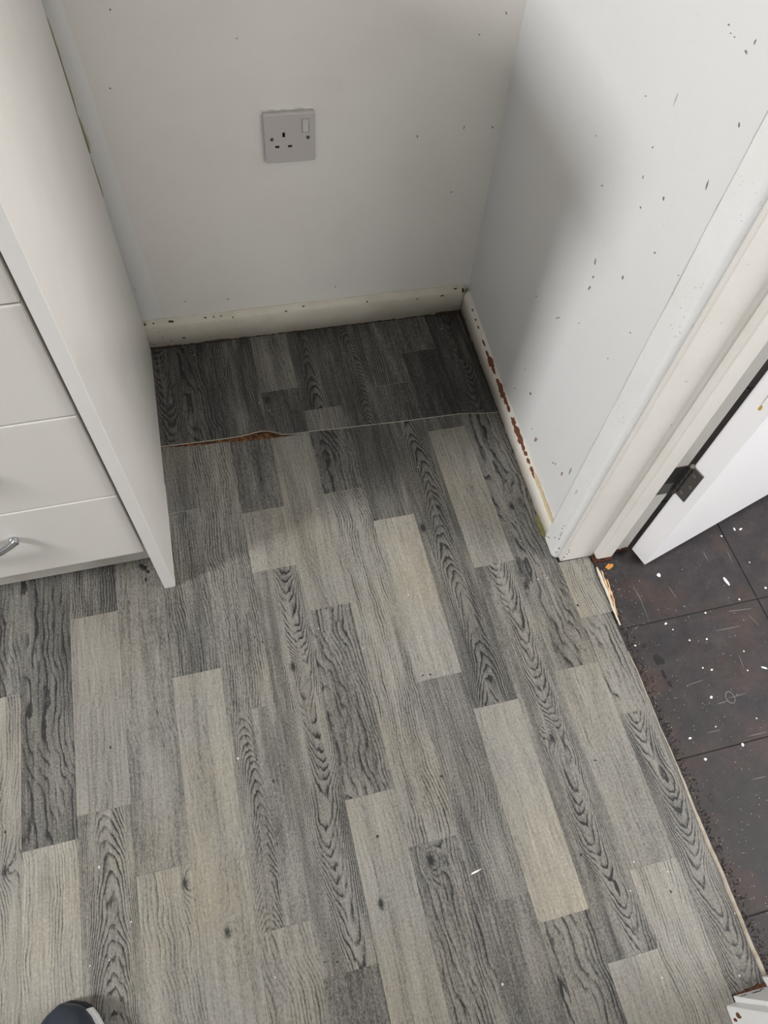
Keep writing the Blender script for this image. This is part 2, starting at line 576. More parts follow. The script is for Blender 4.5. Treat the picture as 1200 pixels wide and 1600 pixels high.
# printed strips of the main sheet: column, near end, far end, tone, grain, ...
MAIN = [  # short dark strips by the alcove toned lower still, for its shade
    (0, 0.4512, 0.66, 0.40, 'W'), (0, -0.12, 0.4512, 0.72, 'S', 0.5, 0.0, (-0.4406, 0.193)),
    (1, 0.2132, 0.66, 0.32, 'W', 0.2), (1, -0.30, 0.2132, 0.86, 'S', 0.5),
    (2, 0.5627, 0.66, 0.34, 'S', 0.1), (2, 0.244, 0.5627, 0.62, 'F', 0.3), (2, -0.30, 0.244, 0.56, 'D', 0.5, 0.004),
    (3, 0.1427, 0.66, 0.46, 'F', 0.3), (3, -0.30, 0.1427, 0.66, 'G', 0.6, 0.0, (-0.195, 0.118)),
    (4, 0.7369, None, 0.36, 'F', 0.9), (4, 0.4242, 0.7369, 0.42, 'S', 0.5), (4, -0.30, 0.4242, 0.70, 'F', 0.9, 0.0, (-0.145, 0.043)),
    (5, 0.3451, None, 0.54, 'S', 0.5, 0.02), (5, 0.0305, 0.3451, 0.52, 'f', 0.5, -0.012), (5, -0.30, 0.0305, 0.66, 'G', 0.6),
    (6, 0.7096, None, 0.26, 'F', 0.2), (6, 0.5855, 0.7096, 0.64, 'F', 0.8), (6, -0.0438, 0.5855, 0.52, 'C', 0.3, 0.012, (0.012, 0.400)),
    (6, -0.30, -0.0438, 0.34, 'F', 0.1),
    (7, 0.4924, None, 0.60, 'F', 0.9), (7, 0.1748, 0.4924, 0.46, 'W', 0.3), (7, -0.30, 0.1748, 0.66, 'F', 0.7, 0.0, (0.0724, 0.0265)),
    (8, 0.7205, None, 0.32, 'W', 0.3), (8, 0.0882, 0.7205, 0.66, 'S', 0.8), (8, -0.30, 0.0882, 0.46, 'W', 0.4, 0.0, (0.157, 0.064)),
    (9, 0.6431, None, 0.26, 'F', 0.1), (9, 0.3285, 0.6431, 0.82, 'F', 0.9), (9, -0.0114, 0.3285, 0.42, 'S', 0.1, 0, None, 0.3),
    (9, -0.30, -0.0114, 0.36, 'F', 0.1),
    (10, 0.2641, None, 0.38, 'D', 0.3, 0.002, (0.296, 0.610)), (10, -0.0519, 0.2641, 0.78, 'F', 0.6), (10, -0.30, -0.0519, 0.48, 'W', 0.1),
    (11, 0.8224, None, 0.34, 'S', 0.1), (11, 0.51, 0.8224, 0.58, 'F', 0.8), (11, -0.1218, 0.51, 0.52, 'C', 0.2, 0.006, (0.398, 0.19)),
    (11, -0.45, -0.1218, 0.74, 'F', 0.2),
    (12, 0.294, None, 0.42, 'W', 0.3, 0.0, (0.476, 0.62)), (12, -0.0191, 0.294, 0.64, 'F', 0.6), (12, -0.45, -0.0191, 0.84, 'S', 0.3),
]
for row in MAIN:
    i, y0, y1, tone, typ = row[:5]
    warm = row[5] if len(row) > 5 else 0.3
    cen = row[6] if len(row) > 6 else 0.0
    kn = row[7] if len(row) > 7 else None
    ln = row[8] if len(row) > 8 else None
    plank(floor, i, y0, y1, tone, typ, warm, cen, kn, line=ln)


def vinyl_end(y):
    return 0.5805 + 0.0022 * wob(y * 0.35, 1.0)


# the last column is cut along the doorway
plank(floor, 13, 0.3758, 0.4872, 0.72, 'S', 0.9, x1=0.5838)
plank(floor, 13, 0.20, 0.3758, 0.46, 'W', 0.2, x1=0.5800)
plank(floor, 13, -0.1985, 0.20, 0.50, 'C', 0.3, x1=0.5805)

# the same sheet further left and behind the viewer, seen only from elsewhere
for i in range(-12, 13):
    y = -0.12 if i == 0 else (-0.45 if i >= 11 else -0.30)
    if i < 0:
        y = 0.66
    while y > -1.3:
        L = random.uniform(0.25, 0.6)
        if i >= 12 and y - L < -0.2:
            pass
        plank(floor, i, y - L, y, random.uniform(0.35, 0.8), random.choice('SFWCDF'), 0.4)
        y -= L

# dark scuffs and knots printed or trodden into the sheet
FM = [(0.2134, 0.6456, 0.004, 0.0022, 20), (0.0724, 0.0265, 0.004, 0.0063, 0), (0.0887, 0.1139, 0.0027, 0.0027, 0), (-0.0031, -0.0283, 0.0018, 0.0018, 0),
      (-0.0194, -0.0243, 0.0014, 0.0014, 0), (0.2198, 0.3369, 0.0045, 0.0014, 20), (0.233, 0.3361, 0.0027, 0.0018, 0), (0.416, 0.5815, 0.0022, 0.0018, 0),
      (0.4932, -0.0599, 0.0018, 0.0032, 0), (0.2066, 0.1747, 0.0036, 0.0022, 150), (0.3809, 0.0185, 0.003, 0.0035, 0), (-0.0493, 0.2281, 0.0018, 0.0032, 0),
      (0.5261, 0.3993, 0.003, 0.0028, 0), (0.3843, 0.4764, 0.0018, 0.0018, 0), (0.3862, 0.434, 0.0018, 0.0018, 0), (-0.0301, 0.4538, 0.0027, 0.0018, 0),
      (-0.0414, 0.4646, 0.0014, 0.0027, 0), (-0.2867, 0.3347, 0.0018, 0.004, 0), (-0.4406, 0.2468, 0.0022, 0.0032, 0),
      (-0.2098, 0.6111, 0.0022, 0.0054, 0), (0.4543, 0.1417, 0.0045, 0.0014, 165)]
for x, y, lu, lv, ang in FM:
    a = math.radians(ang)
    f = flake((x, y, 0.0), (math.cos(a), math.sin(a), 0), (-math.sin(a), math.cos(a), 0), (0, 0, 1), lu * 0.75, lv * 0.75, 0.00025, 8, 0.4)
    part(floor, 'scuff_mark', M['scuff_black'], f, origin=(x, y, 0))
sc = flake((0.2195, 0.0335, 0), (0.94, 0.18, 0), (-0.18, 0.94, 0), (0, 0, 1), 0.011, 0.0012, 0.0004, 12, 0.5)
part(floor, 'scratch', M['white_spot'], sc, origin=(0.2195, 0.0335, 0))

# cut, torn edge of the sheet along the doorway: pale felt backing
te = MB()
ys = [0.30 - 0.49 * k / 44 for k in range(45)]
rings = []
for y in ys:
    w = 0.0022 + 0.0044 * max(0.0, min(1.0, (0.12 - y) / 0.12)) + 0.0007 * wob(y * 2.1, 2.0)
    xr = 0.5800 + 0.0022 + 0.0012 * wob(y * 1.1, 4.0)
    rings.append([(xr - w, y, 0.0006), (xr, y, 0.0002), (xr + 0.0012, y, -0.0028), (xr - w, y, -0.0022)])
te.loft(rings)
part(floor, 'torn_edge', M['felt'], te, smooth=True)
# curled white edge of the sheet and splintered timber beside the frame
ce = MB()
rings = []
for k in range(22):
    s = k / 21
    y = 0.462 - 0.115 * s
    x = 0.5868 - 0.0022 * s + 0.0008 * wob(y * 3, 0.4)
    r = 0.0034 * (1 - 0.55 * s) * (0.5 + 0.5 * min(1, s * 8))
    rings.append([(x + r * 0.9 * math.cos(q), y, 0.001 + r + r * math.sin(q)) for q in [2 * math.pi * j / 8 for j in range(8)]])
ce.loft(rings)
part(floor, 'curled_edge', M['vinyl_edge'], ce, smooth=True)
for dx, ya, yb, r, mt in ((0.0072, 0.455, 0.372, 0.0026, 'splinter'), (0.0110, 0.437, 0.366, 0.0020, 'splinter'),
                          (0.0050, 0.400, 0.352, 0.0016, 'splinter')):
    sp = MB()
    rings = []
    for k in range(16):
        s = k / 15
        y = ya + (yb - ya) * s
        x = 0.5860 - 0.0035 * s + dx * (1 - 0.35 * s) + 0.0010 * wob(y * 5, dx * 900)
        q = r * (0.35 + 0.9 * math.sin(math.pi * min(1, s * 1.1 + 0.08)) + 0.35 * wob(y * 9, dx * 300))
        q = max(q, 0.0005)
        rings.append([(x - q, y, -0.0024), (x + q, y, -0.0024), (x + q * 0.6, y, q * 1.3), (x - q * 0.5, y, q * 1.6)])
    sp.loft(rings)
    part(floor, 'splinter', M[mt], sp)

# separate piece of the same vinyl in the alcove, its shade put into the tone; its front edge lifts in the middle
offcut = empty('vinyl_offcut', (0.18, 1.0, 0.0))
tag(offcut, 'separate piece of grey wood-effect vinyl in the alcove, front edge curling up', 'vinyl flooring')
BK = lambda x: K.y - (x - K.x) * 0.0223 + 0.003
OFF = [
    (4, None, 1.2, 0.46, 'C', 0.9, 0.008), (5, None, 1.2, 0.40, 'W', 0.3), (6, None, 1.2, 0.50, 'S', 0.6),
    (7, 0.987, 1.2, 0.60, 'F', 0.7), (7, None, 0.987, 0.40, 'F', 0.2, 0.0, (0.062, 0.965)),
    (8, 0.9229, 1.2, 0.46, 'D', 0.3, -0.004), (8, None, 0.9229, 0.64, 'F', 0.6), (9, None, 1.2, 0.46, 'f', 0.5, 0.012),
    (10, 0.9576, 1.2, 0.56, 'S', 0.4), (10, None, 0.9576, 0.44, 'F', 0.3),
    (11, 1.0376, 1.2, 0.54, 'S', 0.3), (11, None, 1.0376, 0.32, 'S', 0.1), (12, None, 1.2, 0.38, 'C', 0.1, 0.004),
]
for row in OFF:
    i, y0, y1, tone, typ = row[:5]
    warm = row[5] if len(row) > 5 else 0.3
    cen = row[6] if len(row) > 6 else 0.0
    kn = row[7] if len(row) > 7 else None
    plank(offcut, i, y0, y1, tone, typ, warm, cen, kn, off=True, back=BK if y1 == 1.2 else None)
sl = MB()
sl.box(0.5218, 0.5285, 0.845, 1.133, -0.002, 0.0)
part(offcut, 'edge_sliver', M['grime'], sl)

# pale grit lying on the vinyl
gr = MB()
GR = [(0.0674, 0.4568), (0.1334, 0.4056), (-0.0969, 0.2735), (0.2342, 0.4837), (0.4687, 0.5452), (0.3224, 0.7436), (0.1116, 0.6912),
      (0.574, -0.1087), (0.4347, -0.1564), (0.543, -0.181), (-0.2724, 0.0878), (-0.3116, 0.1679), (-0.3042, 0.0485), (-0.3295, 0.0479),
      (-0.0891, -0.0255), (0.2126, -0.1089), (0.4549, -0.0101), (0.4345, -0.0447), (0.4999, -0.0344),
      (0.4724, 0.4637), (0.4906, 0.4624)]
for x, y in GR:
    r = random.uniform(0.0008, 0.0015)
    gr.loft([[(x + r * math.cos(q) * s, y + r * math.sin(q) * s * random.uniform(0.8, 1.6), h * r) for q in (0, 1.3, 2.5, 3.8, 5.1)]
             for s, h in ((1.0, 0.0), (1.1, 0.5), (0.5, 1.1))])
g = gr.build('floor_grit', M['grit'])
tag(g, 'tiny white specks of grit scattered on the grey vinyl', 'grit', kind='stuff')

for x, y in ((-0.0698, 1.1145), (0.0615, 0.9374), (0.0443, 0.9609), (0.4709, 1.0896)):
    part(offcut, 'white_speck', M['grit'], flake((x, y, 0.0), (1, 0, 0), (0, 1, 0), (0, 0, 1), 0.0012, 0.0010, 0.0008, 6, 0.3))

# ------------------------------------------------------------------ hall floor
hf = MB()
hf.box(0.5845, 2.3, -2.1, 2.4, -0.12, -0.0042)
hall = hf.build('floor_hall', simple('tile_joint_dark', (0.016, 0.014, 0.014), 0.8))
tag(hall, 'dark brown-black tiled hall floor beyond the doorway, paint spotted', 'floor', kind='structure')
TS = 0.2290
for ix in range(-1, 6):
    for iy in range(-8, 8):
        xa, xb = 0.8585 + TS * (ix - 1), 0.8585 + TS * ix
        ya, yb = 0.3405 + TS * (iy - 1), 0.3405 + TS * iy
        if xb < 0.59 or ya > 2.3 or yb < -1.4:
            continue
        if ix == 0:      # cut tile through the doorway
            if not (ya < 0.62 and yb > -0.25):
                xa = 0.664
                if xb - xa < 0.01:
                    continue
            else:
                xa = 0.5845
        if xb - xa < 0.012:
            continue
        zt = -0.0022 + random.uniform(-0.0002, 0.0002)
        tb = MB()
        tb.box(xa + 0.0007, xb - 0.0007, ya + 0.0007, yb - 0.0007, -0.0045, zt)
        part(hall, 'tile', M['hall'], tb, bevel=0.0006, seg=1)
ZH = -0.0019
HS = [(0.6977, 0.4239, 0.0038, 0.0038, 20), (0.8176, 0.3845, 0.0030, 0.0085, 12), (0.6694, 0.3327, 0.0029, 0.0017, 20), (0.6772, 0.3198, 0.0013, 0.0013, 0),
      (0.7498, 0.3361, 0.0017, 0.0017, 0), (0.6976, 0.2946, 0.0017, 0.0017, 0), (0.7292, 0.2899, 0.0017, 0.0017, 0), (0.8854, 0.483, 0.0017, 0.0034, 0),
      (0.8978, 0.4804, 0.0034, 0.0017, 20), (0.8532, 0.4742, 0.0017, 0.0017, 0), (0.88, 0.4113, 0.0013, 0.0013, 0), (0.6227, 0.1387, 0.0025, 0.0017, 0),
      (0.704, 0.1093, 0.0021, 0.0029, 0), (0.6325, 0.1021, 0.0025, 0.0025, 0), (0.7123, 0.2367, 0.0021, 0.0017, 0), (0.7739, 0.2216, 0.0013, 0.0013, 0),
      (0.6984, 0.2433, 0.0017, 0.0013, 0), (0.8839, 0.3568, 0.0021, 0.0021, 0), (0.824, 0.3465, 0.0017, 0.0017, 0), (0.5984, 0.3071, 0.0017, 0.0017, 0),
      (0.8052, 0.2192, 0.0017, 0.005, 60), (0.7485, 0.1429, 0.0013, 0.0013, 0), (0.6735, 0.1461, 0.0013, 0.0013, 0), (0.7841, 0.2547, 0.0013, 0.0013, 0),
      (0.6889, 0.193, 0.003, 0.002, 30)]
for x, y, lu, lv, ang in HS:
    a = math.radians(ang)
    f = flake((x, y, ZH), (math.cos(a), math.sin(a), 0), (-math.sin(a), math.cos(a), 0), (0, 0, 1), lu, lv, 0.0004, 10, 0.2)
    part(hall, 'paint_spot', M['white_spot'], f, origin=(x, y, ZH))
# faint ring-shaped print of dried paint
rg = MB()
rings = []
for k in range(27):
    a0 = 2 * math.pi * k / 26
    q = 1 + 0.12 * wob(a0 * 0.03 + 0.4)
    c = Vector((0.7204 + 0.0075 * q * math.cos(a0), 0.1858 + 0.0100 * q * math.sin(a0), ZH))
    d = Vector((math.cos(a0), math.sin(a0), 0)) * (0.0005 + 0.0007 * abs(wob(a0 * 0.11)))
    rings.append([c - d, c + d, c + d + Vector((0, 0, 0.0003)), c - d + Vector((0, 0, 0.0003))])
rg.loft(rings)
part(hall, 'paint_ring', M['scratch'], rg)
HB = [(0.6286, 0.2743, 0.0095, 0.012), (0.613, 0.3034, 0.0055, 0.004), (0.6299, 0.2301, 0.0045, 0.006), (0.6152, 0.0453, 0.0062, 0.0085), (0.6265, 0.2467, 0.0032, 0.010)]
for x, y, lu, lv in HB:
    f = flake((x, y, ZH), (1, 0, 0), (0, 1, 0), (0, 0, 1), lu * 0.8, lv * 0.8, 0.0003, 14, 0.38)
    part(hall, 'tar_stain', M['tar'], f, origin=(x, y, ZH))
HL = [(0.7059, 0.3997, 0.71, 0.3729), (0.6416, 0.4138, 0.6427, 0.3876), (0.6448, 0.4065, 0.6422, 0.3499), (0.8029, 0.45, 0.8026, 0.4281),
      (0.8492, 0.4428, 0.8473, 0.4184), (0.7915, 0.3294, 0.8377, 0.3255), (0.8257, 0.3155, 0.8339, 0.2924),
      (0.6916, 0.0557, 0.7203, 0.055), (0.6538, 0.14, 0.6774, 0.1399), (0.7201, 0.1193, 0.7556, 0.1186), (0.6583, 0.2214, 0.6896, 0.2234),
      (0.692, 0.18, 0.7167, 0.181), (0.7188, 0.185, 0.7498, 0.1858), (0.7717, 0.2503, 0.7683, 0.2252), (0.7535, 0.3004, 0.7976, 0.2992)]
for xa, ya, xb, yb in HL:
    d = Vector((xb - xa, yb - ya, 0))
    L = d.length
    d.normalize()
    f = flake(((xa + xb) / 2, (ya + yb) / 2, ZH), d, (-d.y, d.x, 0), (0, 0, 1), L / 2, 0.0006, 0.0002, 12, 0.3)
    part(hall, 'scratch', M['scratch'], f)
rs = flake((0.6135, 0.4605, ZH), (1, 0, 0), (0, 1, 0), (0, 0, 1), 0.0075, 0.0055, 0.0012, 12, 0.25)
part(hall, 'rust_patch', M['rust'], rs)
# crumbs and dust swept against the vinyl edge
for nm, mt, lab, cnt in (('hall_dust', 'grit', 'fine white grit scattered over the dark hall floor', 420),
                         ('hall_crumbs', 'grit_brown', 'brown crumbs swept along the vinyl edge in the doorway', 1100), ('black_grit', 'scuff_black', 'black grit lying in the gap beside the vinyl edge', 700)):
    cr = MB()
    for k in range(cnt):
        y = random.uniform(-0.24, 0.47)
        if nm == 'hall_crumbs':
            x = 0.5865 + abs(random.gauss(0, 0.016))
            r = random.uniform(0.0003, 0.0010)
        elif nm == 'black_grit':
            x = 0.5858 + abs(random.gauss(0, 0.007))
            r = random.uniform(0.0006, 0.0016)
        else:
            x = 0.588 + abs(random.gauss(0, 0.13)) if k % 3 else 0.588 + abs(random.gauss(0, 0.03))
            r = random.uniform(0.0003, 0.0008)
        if y > 0.5 or x > 1.0:
            continue
        if y > 0.43 and x > 0.64:
            continue
        cr.add([(x - r, y - r, ZH), (x + r, y - r * 0.7, ZH), (x, y + r, ZH), (x, y, ZH + r)], [(0, 2, 1), (0, 1, 3), (1, 2, 3), (2, 0, 3)])
    o = cr.build(nm, M[mt])
    tag(o, lab, 'grit', kind='stuff')

# ------------------------------------------------------------------ room shell
def wall(name, boxes, mat, label, local=True, mats=None):
    mb = MB()
    for bx in boxes:
        mb.box(*bx)
    if local:
        mb.xf(ROOM)
    o = mb.build(name, mat)
    tag(o, label, 'wall', kind='structure')
    return o


H2 = 2.40
wb = MB()
wb.box(-3.1, 0.012, 0.014, 0.12, -0.02, H2)
wb.xf(ROOM)
wall_back = wb.build('wall_back', M['wall'])
tag(wall_back, 'white painted plaster wall carrying the power socket', 'wall', kind='structure')
wr = MB()
wr.box(0.012, 0.125, -0.628, 0.12, -0.02, H2)
wr.box(0.0225, 0.125, -3.3, -1.352, -0.02, H2)
wr.box(0.0225, 0.125, -1.352, -0.628, 2.03, H2)
wr.xf(ROOM)
wall_right = wr.build('wall_right', M['wall_right'])
tag(wall_right, 'scuffed white wall between alcove and doorway', 'wall', kind='structure')
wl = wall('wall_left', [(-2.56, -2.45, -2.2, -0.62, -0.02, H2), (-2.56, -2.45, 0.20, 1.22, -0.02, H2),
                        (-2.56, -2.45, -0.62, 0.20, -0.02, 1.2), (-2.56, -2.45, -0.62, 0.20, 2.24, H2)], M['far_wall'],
          'dark grey kitchen wall with the window over the units', False)
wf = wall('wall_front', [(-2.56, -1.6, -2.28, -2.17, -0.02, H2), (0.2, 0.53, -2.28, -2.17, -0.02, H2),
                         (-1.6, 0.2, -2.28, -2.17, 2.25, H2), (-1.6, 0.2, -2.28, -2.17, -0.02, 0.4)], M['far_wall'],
          'dark grey wall behind the viewer with an assumed wide window', False)
wh = wall('wall_hall', [(2.2, 2.3, -2.1, -0.85, -0.02, H2), (2.2, 2.3, 0.0, 2.4, -0.02, H2), (2.2, 2.3, -0.85, 0.0, -0.02, 0.95), (2.2, 2.3, -0.85, 0.0, 1.95, H2),
                        (0.66, 1.1, 2.3, 2.4, -0.02, H2), (1.9, 2.3, 2.3, 2.4, -0.02, H2), (1.1, 1.9, 2.3, 2.4, -0.02, 1.1), (1.1, 1.9, 2.3, 2.4, 2.1, H2), (0.66, 1.0, -2.2, -2.05, -0.02, H2), (1.9, 2.3, -2.2, -2.05, -0.02, H2), (1.0, 1.9, -2.2, -2.05, -0.02, 0.9), (1.0, 1.9, -2.2, -2.05, 2.1, H2),
                        (0.56, 0.67, 1.24, 2.4, -0.02, H2)], M['wall'],
          'white hall walls beyond the doorway', False)
cb = MB()
cb.box(-2.6, 2.3, -2.3, 2.4, H2, H2 + 0.1)
ceil = cb.build('ceiling', M['ceiling'])
tag(ceil, 'plain grey ceiling above kitchen and hall', 'ceiling', kind='structure')

# windows: frames in the openings
def window(name, x0, x1, y0, y1, z0, z1, label):
    f = 0.05
    mb = MB()
    if x1 - x0 < y1 - y0:
        mb.box(x0, x1, y0, y0 + f, z0, z1); mb.box(x0, x1, y1 - f, y1, z0, z1)
        mb.box(x0, x1, y0 + f, y1 - f, z0, z0 + f); mb.box(x0, x1, y0 + f, y1 - f, z1 - f, z1)
    else:
        mb.box(x0, x0 + f, y0, y1, z0, z1); mb.box(x1 - f, x1, y0, y1, z0, z1)
        mb.box(x0 + f, x1 - f, y0, y1, z0, z0 + f); mb.box(x0 + f, x1 - f, y0, y1, z1 - f, z1)
    o = mb.build(name, M['door'], bevel=0.004)
    tag(o, label, 'window', kind='structure')
    return o


window('window_1', -2.54, -2.47, -0.62, 0.20, 1.2, 2.24, 'white kitchen window frame in the left wall')
window('fill_window_front', -1.6, 0.2, -2.26, -2.19, 0.4, 2.25, 'wide white window frame assumed behind the viewer for the front fill')  # opening assumed, to go with the front fill light
window('window_3', 2.21, 2.29, -0.85, 0.0, 0.95, 1.95, 'white window frame in the far hall wall')

window('window_4', 1.0, 1.9, -2.18, -2.08, 0.9, 2.1, 'white window frame at the near end of the hall')
window('fill_window_hall', 1.1, 1.9, 2.31, 2.39, 1.1, 2.1, 'unseen white window frame added at the far end of the hall')  # invented opening for the door-gap fill light

# paint chips, dents and scuffs on the walls (plane coordinates: along wall, height, two half axes)
RWM = [(-0.4716, 0.8338, 0.002, 0.0003, -0.0012, 0.0012), (-0.4796, 0.8302, 0.0014, -0.0007, 0.0006, 0.0006), (-0.4875, 0.8307, 0.0014, -0.0007, 0.0006, 0.0006), (-0.5181, 0.8422, 0.0005, 0.0032, -0.0018, 0.0006), (-0.5125, 0.8301, 0.0033, 0.001, -0.0013, 0.0011), (-0.5497, 0.7809, 0.0022, 0.0029, -0.0013, 0.0007), (-0.5467, 0.712, 0.0021, 0.0063, -0.0015, 0.0008), (-0.4882, 0.6525, 0.0018, 0.0026, -0.0023, 0.0015), (-0.4537, 0.6143, 0.0013, 0.0014, -0.0018, 0.0014), (-0.5154, 0.5961, 0.0009, 0.0021, -0.0018, 0.0012), (-0.5808, 0.6493, 0.0022, 0.0001, -0.0008, 0.0014), (-0.4771, 0.5227, 0.0009, 0.0039, -0.0027, 0.0019), (-0.4043, 0.4871, 0.003, 0.0053, -0.0023, 0.0018), (-0.4136, 0.4673, 0.0001, 0.0032, -0.0024, 0.0015), (-0.4146, 0.4476, -0.0013, 0.007, -0.0024, 0.0013), (-0.435, 0.6429, 0.0002, 0.0031, -0.0013, 0.0006), (-0.4303, 0.6792, 0.0024, -0.0016, 0.0007, 0.0008), (-0.3793, 0.7107, 0.0019, -0.0011, 0.0007, 0.0007), (-0.3557, 0.5747, 0.003, -0.0021, 0.0008, 0.0009), (-0.3001, 0.6109, 0.0024, -0.0015, 0.0005, 0.0006), (-0.5055, 0.1231, 0.0029, -0.0007, -0.0016, 0.0038), (-0.5134, 0.1307, 0.0025, 0.0013, -0.0014, 0.0025), (-0.5565, 0.1723, 0.0016, 0.0132, -0.0016, 0.0017), (-0.3618, 0.3352, -0.0072, 0.0095, -0.0012, -0.0002), (-0.277, 0.303, 0.004, -0.0018, -0.0008, 0.0019), (-0.3185, 0.1619, 0.0032, -0.0036, 0.0007, 0.001), (-0.3029, 0.0882, 0.0047, -0.0036, -0.0005, 0.0023), (-0.4068, 0.0938, 0.0029, -0.0039, 0.0008, 0.001), (-0.5715, 0.6108, 0.0015, -0.0013, 0.0005, 0.0005), (-0.4232, 0.3851, 0.0025, -0.0018, 0.0, 0.0012), (-0.5398, 0.4839, 0.0022, -0.0001, -0.0007, 0.0013), (-0.5204, 0.4125, 0.0019, -0.0021, 0.0006, 0.0007)]
RWS = [(-0.4368, 0.7405, 0.0003, 0.0070, -0.0012, 0.0004)]
RWB = [(-0.3623, 0.1438, 0.0013, 0.0049, -0.0042, 0.0044), (-0.4311, 0.0919, 0.0023, 0.0079, -0.0059, 0.007), (-0.5402, 0.1398, 0.0019, 0.0052, -0.0032, 0.0042)]
BWM = [(-0.0178, 0.6143, -0.0013, 0.0032, 0.0015, 0.0002), (-0.0561, 0.5847, -0.0027, 0.0001, -0.0003, 0.0014), (-0.0571, 0.4323, 0.001, 0.0049, 0.0012, -0.0005), (-0.0032, 0.428, -0.0007, 0.0036, 0.0018, -0.0001), (-0.6021, 0.6459, -0.0006, 0.0018, 0.0017, 0.0007), (-0.6295, 0.5393, -0.0019, 0.001, 0.0008, 0.0013), (-0.5942, 0.1078, -0.0019, 0.0003, 0.0004, 0.0025), (-0.5091, 0.1018, -0.0028, 0.0019, 0.0006, 0.0015), (-0.1408, 0.4226, -0.0004, 0.0036, 0.0017, -0.0001), (-0.0622, 0.3042, -0.0026, 0.0003, -0.0002, 0.0014), (-0.6819, 0.1526, -0.0018, 0.0003, 0.0004, 0.0016), (-0.2859, 0.102, -0.0014, 0.0032, 0.0012, 0.0007), (-0.4334, 0.5994, -0.0019, 0.0001, 0.0001, 0.0009)]


def chips(parent, name, mat, rows, side, k=0.85, jag=0.3):
    for c, z, l1, l2, w1, w2 in rows:
        if side == 'R':
            org, ax, nr = W(0.012, c, z), E2, -E1
        else:
            org, ax, nr = W(c, 0.014, z), E1, -E2
        ev = ax * l1 + Vector((0, 0, l2))
        eu = ax * w1 + Vector((0, 0, w2))
        lv, lu = ev.length, eu.length
        f = flake(org, eu / lu, ev / lv, nr, lu * k, lv * k, 0.0004, 9, jag)
        part(parent, name, mat, f, origin=org)


chips(wall_right, 'paint_chip', M['chip_dark'], RWM, 'R', 0.7)
chips(wall_right, 'scuff_mark', M['chip_grey'], RWS, 'R')
chips(wall_right, 'bare_patch', simple('bare_plaster_pink', (0.30, 0.19, 0.16), 0.8), RWB, 'R', 0.7)
chips(wall_back, 'paint_chip', M['chip_dark'], BWM, 'B', 0.7)

# thin cracked filler line where the door trim meets the wall
crk = MB()
rings = []
for k in range(60):
    z = 0.05 + 1.1 * k / 59
    b = -0.5906 + 0.0007 * wob(z * 0.8)
    w = 0.0004 + 0.0006 * max(0, wob(z * 0.5, 3.0))
    rings.append([W(-0.0010, b - w, z), W(-0.0014, b, z), W(-0.0010, b + w, z), W(0.011, b, z)])
crk.loft(rings)
part(wall_right, 'crack', M['chip_grey'], crk)

# old plaster joins and yellowed paint beside the unit
pt = MB()
rings = []
for k in range(40):
    z = 0.07 + 1.3 * k / 39
    a1 = -0.645 - 0.030 * (z - 0.07) + 0.002 * wob(z * 0.4)
    rings.append([W(-0.80, 0.0139, z), W(-0.80, 0.0136, z), W(a1 - 0.014, 0.0136, z), W(a1, 0.0139, z)])
pt.loft(rings)
part(wall_back, 'paint_patch', paint('blue_white_paint_patch', (0.86, 0.855, 0.835), (0.80, 0.79, 0.765), 0.5, 8.0, 0.3, 0.12), pt, smooth=False)
hp = flake(W(-0.352, 0.0142, 0.512), (E1 + Vector((0, 0, 0.06))).normalized(), (0, 0, 1), -E2, 0.085, 0.024, 0.0003, 22, 0.12)
part(wall_back, 'paint_patch', paint('touch_up_paint', (0.825, 0.80, 0.752), (0.74, 0.71, 0.65), 0.55, 9.0, 0.3, 0.12), hp)
sb = MB()
for z0, z1, w, dx in ((0.50, 0.64, 0.0022, 0.0), (0.44, 0.50, 0.0032, 0.001), (0.36, 0.43, 0.0016, 0.0)):
    rings = []
    for k in range(14):
        s = k / 13
        z = z0 + (z1 - z0) * s
        q = w * math.sin(math.pi * (0.1 + 0.8 * s)) * (1 + 0.4 * wob(z * 2))
        a0 = -0.6871
        rings.append([W(a0, 0.0131, z), W(a0 + dx + q, 0.0128, z), W(a0 + dx + q * 1.3, 0.0138, z), W(a0, 0.0139, z)])
    sb.loft(rings)
part(wall_back, 'yellowed_sealant', simple('yellowed_sealant', (0.60, 0.54, 0.38), 0.6), sb, smooth=True)

# ------------------------------------------------------------------ skirting boards
def skirt(n, fn):
    """fn(s) -> list of ring points"""
    mb = MB()
    mb.loft([fn(k / n) for k in range(n + 1)])
    return mb


def back_ring(s):
    c = -0.72 + 0.72 * s
    hf = 0.060 + 0.0012 * wob(c * 0.7)
    ht = hf + 0.0085
    e = 0.0006 * wob(c * 1.7, 1.0)
    z0 = 0.0012 + 0.0012 * max(-0.6, wob(c * 2.3, 2.0))
    return [W(c, 0.0002 + e, z0), W(c, 0.0 + e * 0.5, hf - 0.012), W(c, 0.0004 + e, hf - 0.003), W(c, 0.0022, hf + 0.0015),
            W(c, 0.0070, hf + 0.0058 + e), W(c, 0.0125, ht), W(c, 0.0142, ht + 0.0008), W(c, 0.0142, z0)]


b1 = skirt(90, back_ring).build('baseboard_back', M['skirting'], smooth=True)
tag(b1, 'low cream skirting board along the alcove back wall', 'skirting', kind='structure')


